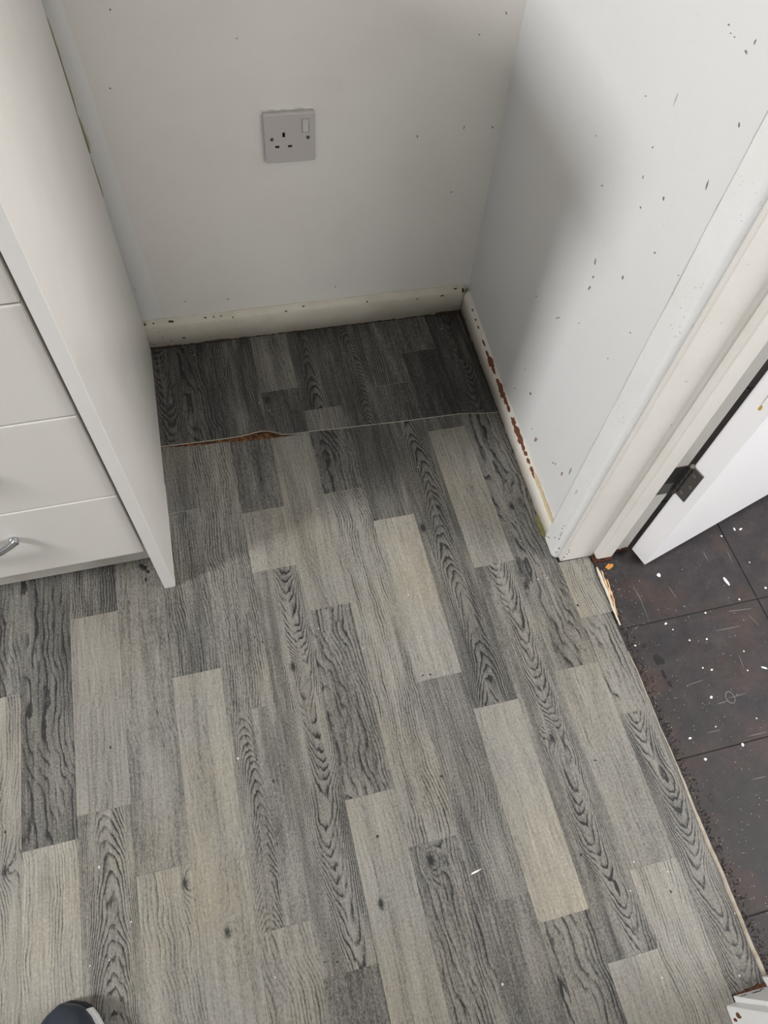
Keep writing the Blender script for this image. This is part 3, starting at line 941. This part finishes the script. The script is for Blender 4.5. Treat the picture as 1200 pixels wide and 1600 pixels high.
def right_ring(s):
    b = 0.004 - 0.594 * s
    q = min(1.0, max(0.0, -b / 0.16))
    hf = 0.052 - 0.013 * q + 0.0010 * wob(b * 0.9)
    ht = hf + 0.0075
    e = 0.0006 * wob(b * 1.9, 4.0)
    z0 = 0.0010 + 0.0010 * max(-0.6, wob(b * 2.7, 1.0))
    return [W(0.0002 + e, b, z0), W(e * 0.5, b, hf - 0.010), W(0.0005 + e, b, hf - 0.0025), W(0.0022, b, hf + 0.001),
            W(0.0065, b, hf + 0.0048 + e), W(0.0108, b, ht), W(0.0122, b, ht + 0.0006), W(0.0122, b, z0)]


b2 = skirt(90, right_ring).build('baseboard_right', M['skirting_white'], smooth=True)
tag(b2, 'white skirting board with brown chipped top edge, right of alcove', 'skirting', kind='structure')

BS = [(-0.6825, 0.0665, 0.0028, 0.0032), (-0.6653, 0.064, 0.0026, 0.0016), (-0.6295, 0.064, 0.0080, 0.0022), (-0.5607, 0.0655, 0.0035, 0.0018), (-0.5438, 0.0646, 0.0022, 0.0013), (-0.5284, 0.0631, 0.0025, 0.0013), (-0.5051, 0.060, 0.0020, 0.0012), (-0.3939, 0.061, 0.0030, 0.0018), (-0.3558, 0.0631, 0.0030, 0.0013), (-0.2187, 0.058, 0.0026, 0.0014), (-0.1074, 0.0546, 0.0022, 0.0015), (-0.051, 0.0554, 0.0050, 0.0018), (-0.0204, 0.0626, 0.005, 0.0014), (-0.613, 0.0215, 0.0040, 0.0022), (-0.676, 0.0129, 0.0022, 0.0015), (-0.655, 0.03, 0.0012, 0.0012), (-0.64, 0.018, 0.0014, 0.0012), (-0.66, 0.046, 0.0014, 0.0010), (-0.628, 0.05, 0.001, 0.001)]
for c, z, l, w in BS:
    b0 = 0.0003 if z < 0.057 else (0.0022 if z < 0.0615 else 0.0062)
    tilt = Vector((0, 0, 1)) if z < 0.057 else (E2 * 0.7 + Vector((0, 0, 0.7)))
    nr = E1.cross(tilt) * 1.0
    if nr.dot(-E2) < 0:
        nr = -nr
    zz = z if z < 0.057 else 0.0605 + (0.0006 if z < 0.0615 else 0.0048)
    f = flake(W(c, b0, zz), E1, tilt.normalized(), nr.normalized(), l * 0.8, w, 0.0006, 10, 0.4)
    part(b1, 'chip', M['chip_black'], f)
RS = [(-0.1400, 0.010, 0.0016), (-0.170, 0.013, 0.0018), (-0.193, 0.015, 0.0046), (-0.2153, 0.0084, 0.0026), (-0.2443, 0.0084, 0.0032), (-0.2618, 0.0110, 0.0042), (-0.2807, 0.0100, 0.0042), (-0.2985, 0.0082, 0.0028), (-0.3153, 0.007, 0.0024), (-0.3497, 0.0104, 0.0034), (-0.3728, 0.0120, 0.0044), (-0.3949, 0.0130, 0.0042), (-0.4127, 0.007, 0.0026), (-0.4269, 0.0048, 0.0026), (-0.4449, 0.006, 0.0022), (-0.4649, 0.006, 0.0026), (-0.4785, 0.0066, 0.0024), (-0.0757, 0.0024, 0.0016), (-0.0967, 0.0036, 0.0014), (-0.049, 0.003, 0.0014)]
TILT = (E1 * 0.75 + Vector((0, 0, 0.66))).normalized()
for b, l, w in RS:
    q = min(1.0, max(0.0, -b / 0.16))
    hf = 0.052 - 0.013 * q + 0.0010 * wob(b * 0.9)
    nr = (-E1 * 0.66 + Vector((0, 0, 0.75))).normalized()
    f = flake(W(0.0048, b, hf + 0.0037), E2, TILT, nr, l * 1.15, w * 1.15, 0.0008, 13, 0.3)
    part(b2, 'chip', M['chip_brown'], f)
# dirty cream band of worn paint near the frame
wn = MB()
rings = []
for k in range(20):
    b = -0.475 - 0.108 * k / 19
    q = 0.0032 + 0.0008 * wob(b * 3)
    hf = 0.039 + 0.0010 * wob(b * 0.9)
    c = W(0.0060, b, hf + 0.0052)
    rings.append([c - TILT * q, c + Vector((0, 0, 0.0012)), c + TILT * q, c - Vector((0, 0, 0.002))])
wn.loft(rings)
part(b2, 'worn_band', paint('worn_cream_paint', (0.60, 0.50, 0.33), (0.34, 0.24, 0.13), 0.7, 90.0, 0.6, 0.3), wn)
# dark hole where the two boards meet
hole = flake(W(-0.004, 0.003, 0.061), E1, (E2 * 0.7 + Vector((0, 0, 0.7))), (-E2 * 0.7 + Vector((0, 0, 0.7))), 0.003, 0.005, 0.0012, 9, 0.3)
part(b2, 'mitre_hole', M['grime'], hole)

# grime collected in the joint between floor and boards
def grime_line(name, parent, pts, mat, h0=0.0022, w0=0.0020):
    mb = MB()
    rings = []
    for k, (p, nrm, s) in enumerate(pts):
        h = h0 * s
        w = w0 * s
        rings.append([p, p + Vector(nrm) * w, p + Vector(nrm) * w * 0.5 + Vector((0, 0, h)), p + Vector((0, 0, h * 1.1))])
    mb.loft(rings)
    return part(parent, name, mat, mb)


pts = []
for k in range(160):
    c = -0.688 + 0.686 * k / 159
    s = 0.55 + 0.75 * abs(wob(c * 3.1, 1.0)) + (1.9 if c > -0.06 else 0) + (1.3 * math.exp(-((c + 0.545) / 0.022) ** 2)) + (0.8 if c < -0.62 else 0)
    pts.append((W(c, 0.0006, 0.0002), -E2, s))
grime_line('grime_line', b1, pts, M['grime'])
pts = []
for k in range(150):
    b = -0.002 - 0.57 * k / 149
    s = 0.35 + 0.7 * abs(wob(b * 3.7, 2.0)) + (1.0 if b > -0.03 else 0)
    pts.append((W(0.0006, b, 0.0002), -E1, s))
grime_line('grime_line', b2, pts, M['grime'])
pts = []
for k in range(24):
    b = -0.540 - 0.055 * k / 23
    pts.append((W(0.0004, b, 0.0004), -E1, 0.5 + 1.3 * math.sin(math.pi * k / 23) + 0.5 * wob(b * 4)))
grime_line('green_sealant', b2, pts, M['moss'], 0.004, 0.0032)

# ------------------------------------------------------------------ door frame
def vprof(pts2, z0, z1, n=2, jit=0.0):
    """closed (a,b) section swept upward"""
    mb = MB()
    rings = []
    for k in range(n):
        z = z0 + (z1 - z0) * k / (n - 1)
        rings.append([W(a + jit * wob(z * 0.9 + a * 40), b + jit * wob(z * 0.8 + b * 40, 2.0), z) for a, b in pts2])
    mb.loft(rings)
    return mb


arch = [(-0.0006, -0.5906)]
for k in range(9):
    t = math.pi / 2 * k / 8
    arch.append((-0.0006 + 0.0100 * (1 - math.cos(t)), -0.6262 - 0.0085 * math.sin(t)))
arch += [(0.0125, -0.6350), (0.0125, -0.5906)]
tr1 = vprof(arch, 0.0008, 2.1, 50, 0.0004).build('trim_1', M['gloss'], smooth=True)
md = tr1.modifiers.new('edge', 'EDGE_SPLIT')
md.split_angle = math.radians(40)
tag(tr1, 'chipped white architrave beside the doorway', 'door frame', kind='structure')
CH = [(-0.633, 0.021, 0.0012, 0.0030), (-0.634, 0.036, 0.0014, 0.0034), (-0.615, 0.045, 0.0010, 0.002), (-0.6255, 0.060, 0.0010, 0.003),
      (-0.6245, 0.070, 0.0012, 0.002), (-0.6235, 0.077, 0.0009, 0.003), (-0.628, 0.030, 0.001, 0.002), (-0.62, 0.088, 0.0008, 0.002), (-0.6215, 0.100, 0.0008, 0.002),
      (-0.600, 0.018, 0.0014, 0.003), (-0.5925, 0.010, 0.0012, 0.003)]
for b, z, w, h in CH:
    a = -0.0008 if b > -0.627 else 0.0022
    f = flake(W(a, b, z), E2, (0, 0, 1), -E1, w * 0.7, h * 0.7, 0.0007, 8, 0.4)
    part(tr1, 'chip', M['chip_black'], f)
dr = MB()
f = flake(W(-0.0008, -0.607, 0.19), E2, (0, 0, 1), -E1, 0.0016, 0.006, 0.0003, 10, 0.4)
part(tr1, 'scuff_mark', M['chip_grey'], f)

lin = [(0.0114, -0.6434 + 0.0016), (0.0130, -0.6434), (0.1423, -0.6434), (0.1435, -0.6424), (0.1435, -0.6285), (0.0114, -0.6285)]
tr2 = vprof(lin, 0.001, 2.03, 40, 0.00025).build('trim_2', M['gloss_cream'], smooth=True)
md = tr2.modifiers.new('edge', 'EDGE_SPLIT')
md.split_angle = math.radians(30)
tag(tr2, 'cream white door lining with raised stop and hinge recess', 'door frame', kind='structure')
stop = [(0.0748, -0.6434), (0.0752, -0.6550), (0.0775, -0.6572), (0.1040, -0.6572), (0.1070, -0.6548), (0.1075, -0.6434)]
st = vprof(stop, 0.012, 2.02, 40, 0.0003)
o = part(tr2, 'door_stop', M['gloss_cream'], st, smooth=True)
md = o.modifiers.new('edge', 'EDGE_SPLIT')
md.split_angle = math.radians(30)
M['rotten'] = paint('rotten_wood', (0.11, 0.045, 0.022), (0.012, 0.007, 0.005), 0.9, 160.0, 1.0, 0.8)
# rotten timber ends at the floor
for a0, a1_, bb, hh in ((0.0725, 0.1085, -0.6585, 0.009), (0.1065, 0.1445, -0.6448, 0.013)):
    rot = MB()
    rings = []
    for k in range(40):
        a = a0 + (a1_ - a0) * k / 39
        h = hh * (0.7 + 0.35 * wob(a * 9) + 0.25 * wob(a * 31, 1.0))
        q = 0.0012 * wob(a * 23, 2.0)
        rings.append([W(a, bb + q, -0.002), W(a, bb - 0.0008 + q, h * 0.5), W(a, bb + 0.001, h), W(a, -0.640, h), W(a, -0.640, -0.002)])
    rot.loft(rings)
    part(tr2, 'rotten_end', M['rotten'], rot)
for b_, z_, w_, h_ in ((0.0150, 0.016, 0.0014, 0.003), (0.0165, 0.028, 0.0012, 0.0022), (0.0138, 0.007, 0.0014, 0.0024), (0.0185, 0.036, 0.0014, 0.0022), (0.016, 0.045, 0.0008, 0.002)):
    f = flake(W(b_, -0.6436, z_), E1, (0, 0, 1), -E2, w_ * 0.8, h_ * 0.8, 0.0005, 8, 0.4)
    part(tr2, 'chip', M['chip_black'], f)
for a_, z_ in ((0.06, 0.405), (0.055, 0.235), (0.04, 0.50), (0.115, 0.345)):
    f = flake(W(a_, -0.6436, z_), E1, (0, 0, 1), -E2, 0.0016, 0.0016, 0.0004, 8, 0.4)
    part(tr2, 'chip', M['chip_grey'], f)

# near side of the doorway, bottom right of the view
lin2 = [(0.0240, -1.3330), (0.1435, -1.3330), (0.1435, -1.348), (0.0240, -1.348)]
tr3 = vprof(lin2, 0.001, 2.03, 30, 0.0006).build('trim_3', M['gloss'])
tag(tr3, 'battered white door jamb nearest the viewer, bare wood showing', 'door frame', kind='structure')
arch2 = [(0.0085, -1.3430), (0.0100, -1.3405), (0.0235, -1.3395), (0.0235, -1.392), (0.0085, -1.392)]
o = part(tr3, 'architrave', M['gloss'], vprof(arch2, 0.001, 2.1, 30, 0.0006))
st2 = [(0.0750, -1.3330), (0.0752, -1.321), (0.1070, -1.321), (0.1075, -1.3330)]
part(tr3, 'door_stop', M['gloss'], vprof(st2, 0.001, 2.0, 2))
for a_, b_, z_, w_, h_ in ((0.050, -1.3328, 0.020, 0.006, 0.0018), (0.031, -1.3328, 0.017, 0.004, 0.0012), (0.062, -1.3328, 0.012, 0.003, 0.0014)):
    f = flake(W(a_, b_, z_), E1, (0, 0, 1), E2, w_, h_, 0.0006, 10, 0.35)
    part(tr3, 'chip', M['chip_black'], f)
for b_, z_, w_, h_ in ((-1.350, 0.03, 0.003, 0.006), (-1.362, 0.045, 0.004, 0.010), (-1.356, 0.015, 0.002, 0.004), (-1.372, 0.03, 0.003, 0.008)):
    f = flake(W(0.0082, b_, z_), E2, (0, 0, 1), -E1, w_, h_, 0.0006, 10, 0.35)
    part(tr3, 'chip', M['chip_brown'], f)
pts = []
for k in range(30):
    a = 0.026 + 0.10 * k / 29
    pts.append((W(a, -1.3325, 0.0002), E2, (0.15 + 0.85 * min(1.0, k / 14)) * (0.7 + 0.9 * abs(wob(a * 11)))))
grime_line('grime_line', tr3, pts, M['rotten'], 0.003, 0.006)
hd = MB()
hd.box(0.0114, 0.1435, -1.348, -0.6285, 2.03, 2.045)
hd.box(-0.0006, 0.0125, -1.392, -0.5906, 2.1, 2.16)
hd.xf(ROOM)
tr4 = hd.build('trim_4', M['gloss'])
tag(tr4, 'white head of the door frame above the opening', 'door frame', kind='structure')

# ------------------------------------------------------------------ door leaf, opened into the hall
P0, P1 = Vector((0.6650, 0.4825, 0)), Vector((0.6757, 0.4462, 0))
EE = (P1 - P0).normalized()
FD = Vector((-EE.y, EE.x, 0))
if FD.x < 0:
    FD = -FD
TH = (P1 - P0).length
DW = 0.686
DM = Matrix(((FD.x, EE.x, 0, P0.x), (FD.y, EE.y, 0, P0.y), (0, 0, 1, 0), (0, 0, 0, 1)))
dl = MB()
dl.box(0, DW, 0, TH, 0.006, 1.985)
dl.xf(DM)
door = dl.build('door_1', M['door'], bevel=0.0012)
tag(door, 'white door leaf standing open into the hall on a dark hinge', 'door', kind='structure')


def dpt(w, e, z):
    return P0 + FD * w + EE * e + Vector((0, 0, z))


ph = MB()
ph.cyl(dpt(0.62, TH, 1.0), dpt(0.62, TH + 0.045, 1.0), 0.011)
ph.cyl(dpt(0.62, TH + 0.04, 1.0), dpt(0.515, TH + 0.045, 1.0), 0.010)
part(door, 'door_handle', M['nickel'], ph, smooth=False, bevel=0.002)
for zc, full in ((0.246, True), (1.75, False)):
    lf = MB()
    lf.box(-0.0018, 0.0002, 0.003, 0.0225, zc - 0.0375, zc + 0.0375)
    lf.xf(DM)
    hg = part(door, 'hinge', M['hinge'], lf, bevel=0.0006, seg=1)
    kn = MB()
    for k in range(5):
        z0 = zc - 0.0375 + 0.015 * k
        kn.cyl(dpt(-0.0035, -0.0005, z0 + 0.0004), dpt(-0.0035, -0.0005, z0 + 0.0146), 0.0036, 14)
    part(hg, 'knuckle', M['hinge'], kn, smooth=False)
    pn = MB()
    pn.cyl(dpt(-0.0035, -0.0005, zc + 0.0375), dpt(-0.0035, -0.0005, zc + 0.0400), 0.0042, 14, r1=0.003)
    part(hg, 'pin_head', M['hinge_pin'], pn)
    for k, e in ((-1, 0.0105), (0, 0.0165), (1, 0.0105)):
        sc_ = MB()
        c = dpt(-0.0019, e, zc + 0.024 * k)
        sc_.cyl(c, c - FD * 0.0006, 0.0028, 12)
        part(hg, 'screw', M['hinge_pin'], sc_)
        sc_ = MB()
        sc_.cyl(c - FD * 0.0004, c - FD * 0.0009, 0.0014, 8)
        part(hg, 'screw_recess', M['slot'], sc_)
    jl = MB()
    jl.box(0.1155, 0.1432, -0.6450, -0.6428, zc - 0.043, zc + 0.036)
    jl.xf(ROOM)
    part(hg, 'frame_leaf', M['hinge_dark'], jl, bevel=0.0005, seg=1)
    jl = MB()
    jl.box(0.1155, 0.1380, -0.6458, -0.6448, zc - 0.040, zc - 0.010)
    jl.xf(ROOM)
    part(hg, 'worn_plate', M['hinge'], jl, bevel=0.0005, seg=1)
# yellow drip on the door's edge
yd = flake(dpt(-0.0002, 0.0235, 0.452), EE, (0, 0, 1), -FD, 0.0022, 0.0045, 0.0008, 10, 0.2)
part(door, 'yellow_drip', simple('yellow_varnish', (0.50, 0.33, 0.04), 0.35), yd)
yd = flake(dpt(-0.0002, 0.0215, 0.477), EE, (0, 0, 1), -FD, 0.0005, 0.018, 0.0004, 14, 0.4)
part(door, 'drip_trail', simple('yellow_stain', (0.42, 0.36, 0.22), 0.5), yd)

# ------------------------------------------------------------------ kitchen drawer unit
XP, XI = -0.1615, -0.1797      # outer and inner face of the side panel
PANROT = Matrix.Translation((XP, 0.588, 0)) @ Matrix.Rotation(math.radians(-0.55), 4, 'Z') @ Matrix.Translation((-XP, -0.588, 0))
unit = empty('drawer_unit', (-0.42, 0.86, 0))
tag(unit, 'off-white kitchen drawer unit with tall end panel beside the alcove', 'kitchen unit')
pb = MB()
pb.box(XI, XP, 0.588, 1.1455, 0.0005, 0.862)
pb.xf(PANROT)
part(unit, 'end_panel', M['panel'], pb, bevel=0.0007, seg=1)
eb = MB()
eb.box(XI + 0.0003, XP - 0.0003, 0.5872, 0.5884, 0.001, 0.862)
part(unit, 'edge_strip', M['edging'], eb)
gl = MB()
gl.box(XP - 0.0005, XP + 0.0006, 0.5895, 0.80, 0.0003, 0.0022)
gl.xf(PANROT)
part(unit, 'sealant_line', M['vinyl_edge'], gl)
XL = -0.655
cs = MB()
cs.box(XL, XI - 0.0005, 0.622, 1.140, 0.125, 0.862)
part(unit, 'carcass', M['carcass_dark'], cs)
pl_ = MB()
pl_.box(XL, XI - 0.001, 0.652, 0.668, 0.002, 0.126)
part(unit, 'plinth', M['plinth'], pl_, bevel=0.0006, seg=1)
YF = 0.595
joints = [0.1275, 0.3010, 0.4815, 0.6585, 0.8560]


def bow_handle(xc, z, L=0.078):
    mb = MB()
    rings = []
    for k in range(25):
        s = -1 + 2 * k / 24
        x = xc + L * s
        e = 1 - abs(s) ** 3.2
        y = YF - 0.0035 - 0.0225 * e
        hz = 0.0062 + 0.0022 * (1 - abs(s)) + (0.0012 if abs(s) > 0.9 else 0)
        hy = 0.0034
        ring = []
        slope = 0.0225 * 3.2 * abs(s) ** 2.2 / L * (1 if s > 0 else -1)
        nx, ny = Vector((-slope, -1, 0)).normalized().x * -1, 0
        nrm = Vector((slope, -1, 0)).normalized()
        for j in range(12):
            q = 2 * math.pi * j / 12
            ring.append(Vector((x, y, z)) + nrm * (hy * math.copysign(abs(math.cos(q)) ** 0.7, math.cos(q))) + Vector((0, 0, hz * math.copysign(abs(math.sin(q)) ** 0.7, math.sin(q)))))
        rings.append(ring)
    mb.loft(rings)
    for s in (-1, 1):
        mb.cyl((xc + s * L * 0.95, YF + 0.002, z), (xc + s * L * 0.95, YF - 0.008, z), 0.0068, 14)
    return mb


for k in range(4):
    z0, z1 = joints[k] + 0.0012, joints[k + 1] - 0.0012
    d = MB()
    d.box(XL, -0.1862, YF, YF + 0.018, z0, z1)
    dw = part(unit, 'drawer_front', M['drawer'], d, bevel=0.0016, seg=2)
    dbx = MB()
    dbx.box(XL + 0.02, -0.205, YF + 0.018, YF + 0.0265, z0 + 0.02, z1 - 0.03)
    part(dw, 'drawer_box', M['carcass_dark'], dbx)
    hb = bow_handle(-0.4195, z0 + 0.62 * (z1 - z0))
    part(dw, 'handle', M['nickel'], hb, smooth=True)
nk = flake((-0.372, 0.6515, 0.024), (1, 0, 0), (0, 0, 1), (0, -1, 0), 0.0012, 0.0016, 0.0004, 8, 0.3)
part(unit, 'nick', M['white_spot'], nk)
wt = MB()
wt.box(-2.40, -0.138, 0.545, 1.1415, 0.863, 0.901)
wto = wt.build('worktop', M['worktop'], bevel=0.004)
tag(wto, 'kitchen worktop running over the drawer unit', 'worktop')
# next unit, left of the drawers, outside the picture
nu = empty('base_cupboard', (-0.96, 0.86, 0))
tag(nu, 'off-white base cupboard left of the drawer unit', 'kitchen unit')
c2 = MB()
c2.box(-1.26, XL - 0.004, 0.622, 1.140, 0.125, 0.862)
part(nu, 'carcass', M['panel'], c2)
c2 = MB()
c2.box(-1.258, XL - 0.005, YF, YF + 0.018, 0.129, 0.856)
part(nu, 'cupboard_door', M['drawer'], c2, bevel=0.0016)
c2 = MB()
c2.box(-1.26, XL - 0.004, 0.652, 0.668, 0.002, 0.126)
part(nu, 'plinth', M['plinth'], c2)

# dark crumb hiding at the plinth corner
db = MB()
for x, y, r in ((-0.212, 0.634, 0.0045), (-0.206, 0.626, 0.0030), (-0.2165, 0.640, 0.0035)):
    db.loft([[(x + r * s * math.cos(q) * random.uniform(0.8, 1.2), y + r * s * math.sin(q), h * r) for q in (0, 1.1, 2.2, 3.2, 4.3, 5.4)]
             for s, h in ((1.0, 0.0), (1.1, 0.4), (0.5, 0.9))])
o = db.build('dark_crumbs', M['scuff_black'])
tag(o, 'dark crumbs on the floor under the end of the plinth', 'debris', kind='stuff')

# ------------------------------------------------------------------ power socket
SC = W(-0.3644, 0.014, 0.4427)
sock = empty('power_socket', SC)
tag(sock, 'single switched wall socket, greyish white, on the alcove back wall', 'socket')
SR = math.radians(-0.7)
SX = E1 * math.cos(SR) + Vector((0, 0, math.sin(SR)))
SZ = Vector((0, 0, math.cos(SR))) - E1 * math.sin(SR)
SN = -E2


def sp(x, z, n):
    return SC + SX * x + SZ * z + SN * n


def grid_plate(half, t, holes, depth, cham):
    """square face plate with rectangular holes"""
    mb = MB()
    xs = sorted(set([-half + cham, half - cham] + [h[0] for h in holes] + [h[1] for h in holes]))
    zs = sorted(set([-half + cham, half - cham] + [h[2] for h in holes] + [h[3] for h in holes]))
    for xa, xb in zip(xs, xs[1:]):
        for za, zb in zip(zs, zs[1:]):
            xm, zm = (xa + xb) / 2, (za + zb) / 2
            if any(h[0] < xm < h[1] and h[2] < zm < h[3] for h in holes):
                continue
            mb.add([sp(xa, za, t), sp(xb, za, t), sp(xb, zb, t), sp(xa, zb, t)], [(0, 1, 2, 3)])
    for h in holes:
        c = [(h[0], h[2]), (h[1], h[2]), (h[1], h[3]), (h[0], h[3])]
        for i in range(4):
            p, q = c[i], c[(i + 1) % 4]
            mb.add([sp(*p, t), sp(*q, t), sp(*q, t - depth), sp(*p, t - depth)], [(0, 1, 2, 3)], 1)
        mb.add([sp(*c[0], t - depth), sp(*c[1], t - depth), sp(*c[2], t - depth), sp(*c[3], t - depth)], [(0, 1, 2, 3)], 1)
    def rr(hh, n, r=0.003):
        out = []
        for cx, cz, a0 in ((1, -1, -90), (1, 1, 0), (-1, 1, 90), (-1, -1, 180)):
            for k in range(4):
                a = math.radians(a0 + 30 * k)
                out.append(sp(cx * (hh - r) + r * math.cos(a), cz * (hh - r) + r * math.sin(a), n))
        return out
    mb.loft([rr(half, 0.0003), rr(half, t - cham), rr(half - cham * 0.4, t - cham * 0.3), rr(half - cham, t, 0.0002)], caps=False)
    return mb


holes = [(-0.0125, -0.0080, 0.0035, 0.0115), (-0.0255, -0.0185, -0.0150, -0.0112), (-0.0040, 0.0030, -0.0150, -0.0112), (0.0205, 0.0325, 0.0100, 0.0330)]
gp = grid_plate(0.0428, 0.0092, holes, 0.004, 0.0016)
part(sock, 'face_plate', [M['socket'], M['slot']], gp, origin=SC)
rk = MB()
x0, x1 = 0.0212, 0.0318
prof = [(0.0105, 0.0060), (0.0105, 0.0100), (0.0190, 0.0102), (0.0270, 0.0114), (0.0325, 0.0124), (0.0325, 0.0060)]
rk.loft([[sp(x, z, n) for z, n in prof] for x in (x0, x1)])
part(sock, 'rocker_switch', simple('rocker_plastic', (0.66, 0.63, 0.60), 0.3), rk, bevel=0.0005, seg=2)
for sx in (-0.0302, 0.0302):
    s1 = MB()
    c = sp(sx, 0.0005, 0.0088)
    s1.cyl(c, c + SN * 0.0007, 0.0032, 14)
    so = part(sock, 'screw', M['screw'], s1)
    s2 = MB()
    d1 = (SX * 0.6 + SZ * 0.8)
    d2 = (SX * 0.8 - SZ * 0.6)
    s2.v = []
    base = c + SN * 0.0006
    q = [base + d1 * 0.0028 + d2 * 0.0005, base + d1 * 0.0028 - d2 * 0.0005, base - d1 * 0.0028 - d2 * 0.0005, base - d1 * 0.0028 + d2 * 0.0005]
    s2.loft([q, [p + SN * 0.0003 for p in q]])
    part(so, 'screw_slot', M['slot'], s2)
# hardened paint ridge left along the top of the plate
pr_ = MB()
rings = []
for k in range(30):
    x = -0.043 + 0.086 * k / 29
    h = 0.0032 + 0.0014 * wob(x * 12)
    rings.append([sp(x, 0.0432, -0.0002), sp(x, 0.0432 + 0.0005, 0.0012), sp(x, 0.0432 + h, 0.0009), sp(x, 0.0432 + h + 0.0012, -0.0002)])
pr_.loft(rings)
part(wall_back, 'paint_ridge', M['wall'], pr_, smooth=True)
for x, l in ((-0.030, 0.0095), (-0.008, 0.0055), (0.017, 0.0090)):
    f = flake(sp(x, 0.0455, 0.0010), SX, SZ, SN, l, 0.0006, 0.0004, 12, 0.4)
    part(wall_back, 'ridge_crack', M['chip_grey'], f)

# ------------------------------------------------------------------ shoe at the bottom left edge
shoe = empty('shoe', (-0.357, -0.115, 0))
tag(shoe, 'dark navy shoe with white sole edge, toe at bottom left', 'shoe')
TIP = Vector((-0.360, 0.0125, 0))
LEN = 0.285
ANG = math.radians(4)


def sh(l, w, z):
    """l: distance back from the toe tip, w: to the right"""
    x, y = w, -l
    return TIP + Vector((x * math.cos(ANG) - y * math.sin(ANG), x * math.sin(ANG) + y * math.cos(ANG), z))


def half_w(l):
    pr = [(0.0, 0.004), (0.006, 0.020), (0.015, 0.030), (0.03, 0.039), (0.055, 0.046), (0.085, 0.049), (0.12, 0.045), (0.16, 0.037), (0.20, 0.033), (0.24, 0.034), (0.265, 0.030), (0.28, 0.018), (0.285, 0.006)]
    for (la, wa), (lb, wb_) in zip(pr, pr[1:]):
        if l <= lb:
            return wa + (wb_ - wa) * (l - la) / (lb - la)
    return pr[-1][1]


def top_h(l):
    pr = [(0.0, 0.034), (0.02, 0.046), (0.05, 0.053), (0.09, 0.061), (0.13, 0.078), (0.16, 0.092), (0.20, 0.098), (0.285, 0.100)]
    for (la, wa), (lb, wb_) in zip(pr, pr[1:]):
        if l <= lb:
            return wa + (wb_ - wa) * (l - la) / (lb - la)
    return pr[-1][1]


LS = [0.0, 0.003, 0.008, 0.015, 0.025, 0.04, 0.06, 0.085, 0.11, 0.135, 0.16, 0.19, 0.22, 0.25, 0.27, 0.281, 0.285]


def sole_ring(l, g, z0, z1):
    w = half_w(l) + g
    return [sh(l - g * 0.6, -w, z0), sh(l - g * 0.6, w, z0), sh(l - g * 0.6, w, z1), sh(l - g * 0.6, -w, z1)]


s_ = MB()
s_.loft([sole_ring(l, 0.002, 0.0006, 0.014) for l in LS])
part(shoe, 'outsole', M['shoe_welt'], s_, bevel=0.002)
s_ = MB()
s_.loft([[sh(l, half_w(l) - 0.002, 0.012), sh(l, half_w(l) + 0.0048, 0.012), sh(l, half_w(l) + 0.0048, 0.026), sh(l, half_w(l) - 0.002, 0.026)] for l in LS[3:13]])
part(shoe, 'white_sole_edge', M['shoe_sole'], s_, smooth=False, bevel=0.001)
u_ = MB()
rings = []
for l in LS[:14]:
    w, h = half_w(l), top_h(l)
    ring = []
    for j in range(13):
        q = math.pi * j / 12
        cx = math.cos(q)
        ring.append(sh(l, w * math.copysign(abs(cx) ** 0.75, cx), 0.013 + (h - 0.013) * math.sin(q) ** 0.7))
    rings.append(ring)
u_.loft(rings)
up = part(shoe, 'upper', M['shoe'], u_, smooth=True)
hc = MB()
rings = []
for l in LS[13:]:
    w, h = half_w(l), top_h(l)
    rings.append([sh(l, w * math.copysign(abs(math.cos(math.pi * j / 12)) ** 0.75, math.cos(math.pi * j / 12)), 0.013 + (h - 0.013) * math.sin(math.pi * j / 12) ** 0.7) for j in range(13)])
hc.loft(rings)
part(shoe, 'heel_counter', M['shoe'], hc, smooth=True)
# toe-cap crease and stitching
cr = MB()
rings = []
for j in range(15):
    q = math.pi * (0.28 + 0.2 * j / 14)
    l = 0.026 + 0.010 * math.sin(j / 14 * 1.6)
    w, h = half_w(l), top_h(l)
    c = sh(l, w * abs(math.cos(q)) ** 0.75, 0.0128 + (h - 0.013) * math.sin(q) ** 0.7)
    r = 0.0009
    rings.append([c + Vector((r * math.cos(a), r * math.sin(a), 0.0006 * math.sin(a * 2))) for a in (0, 1.57, 3.14, 4.71)])
cr.loft(rings)
part(shoe, 'crease', M['shoe_welt'], cr)
for k in range(4):
    l = 0.105 + 0.017 * k
    h = top_h(l)
    lc = MB()
    lc.cyl(sh(l, -0.022, h - 0.004), sh(l, 0.0, h + 0.0035), 0.0022, 8)
    lc.cyl(sh(l, 0.0, h + 0.0035), sh(l, 0.022, h - 0.004), 0.0022, 8)
    part(shoe, 'lace', M['lace'], lc)
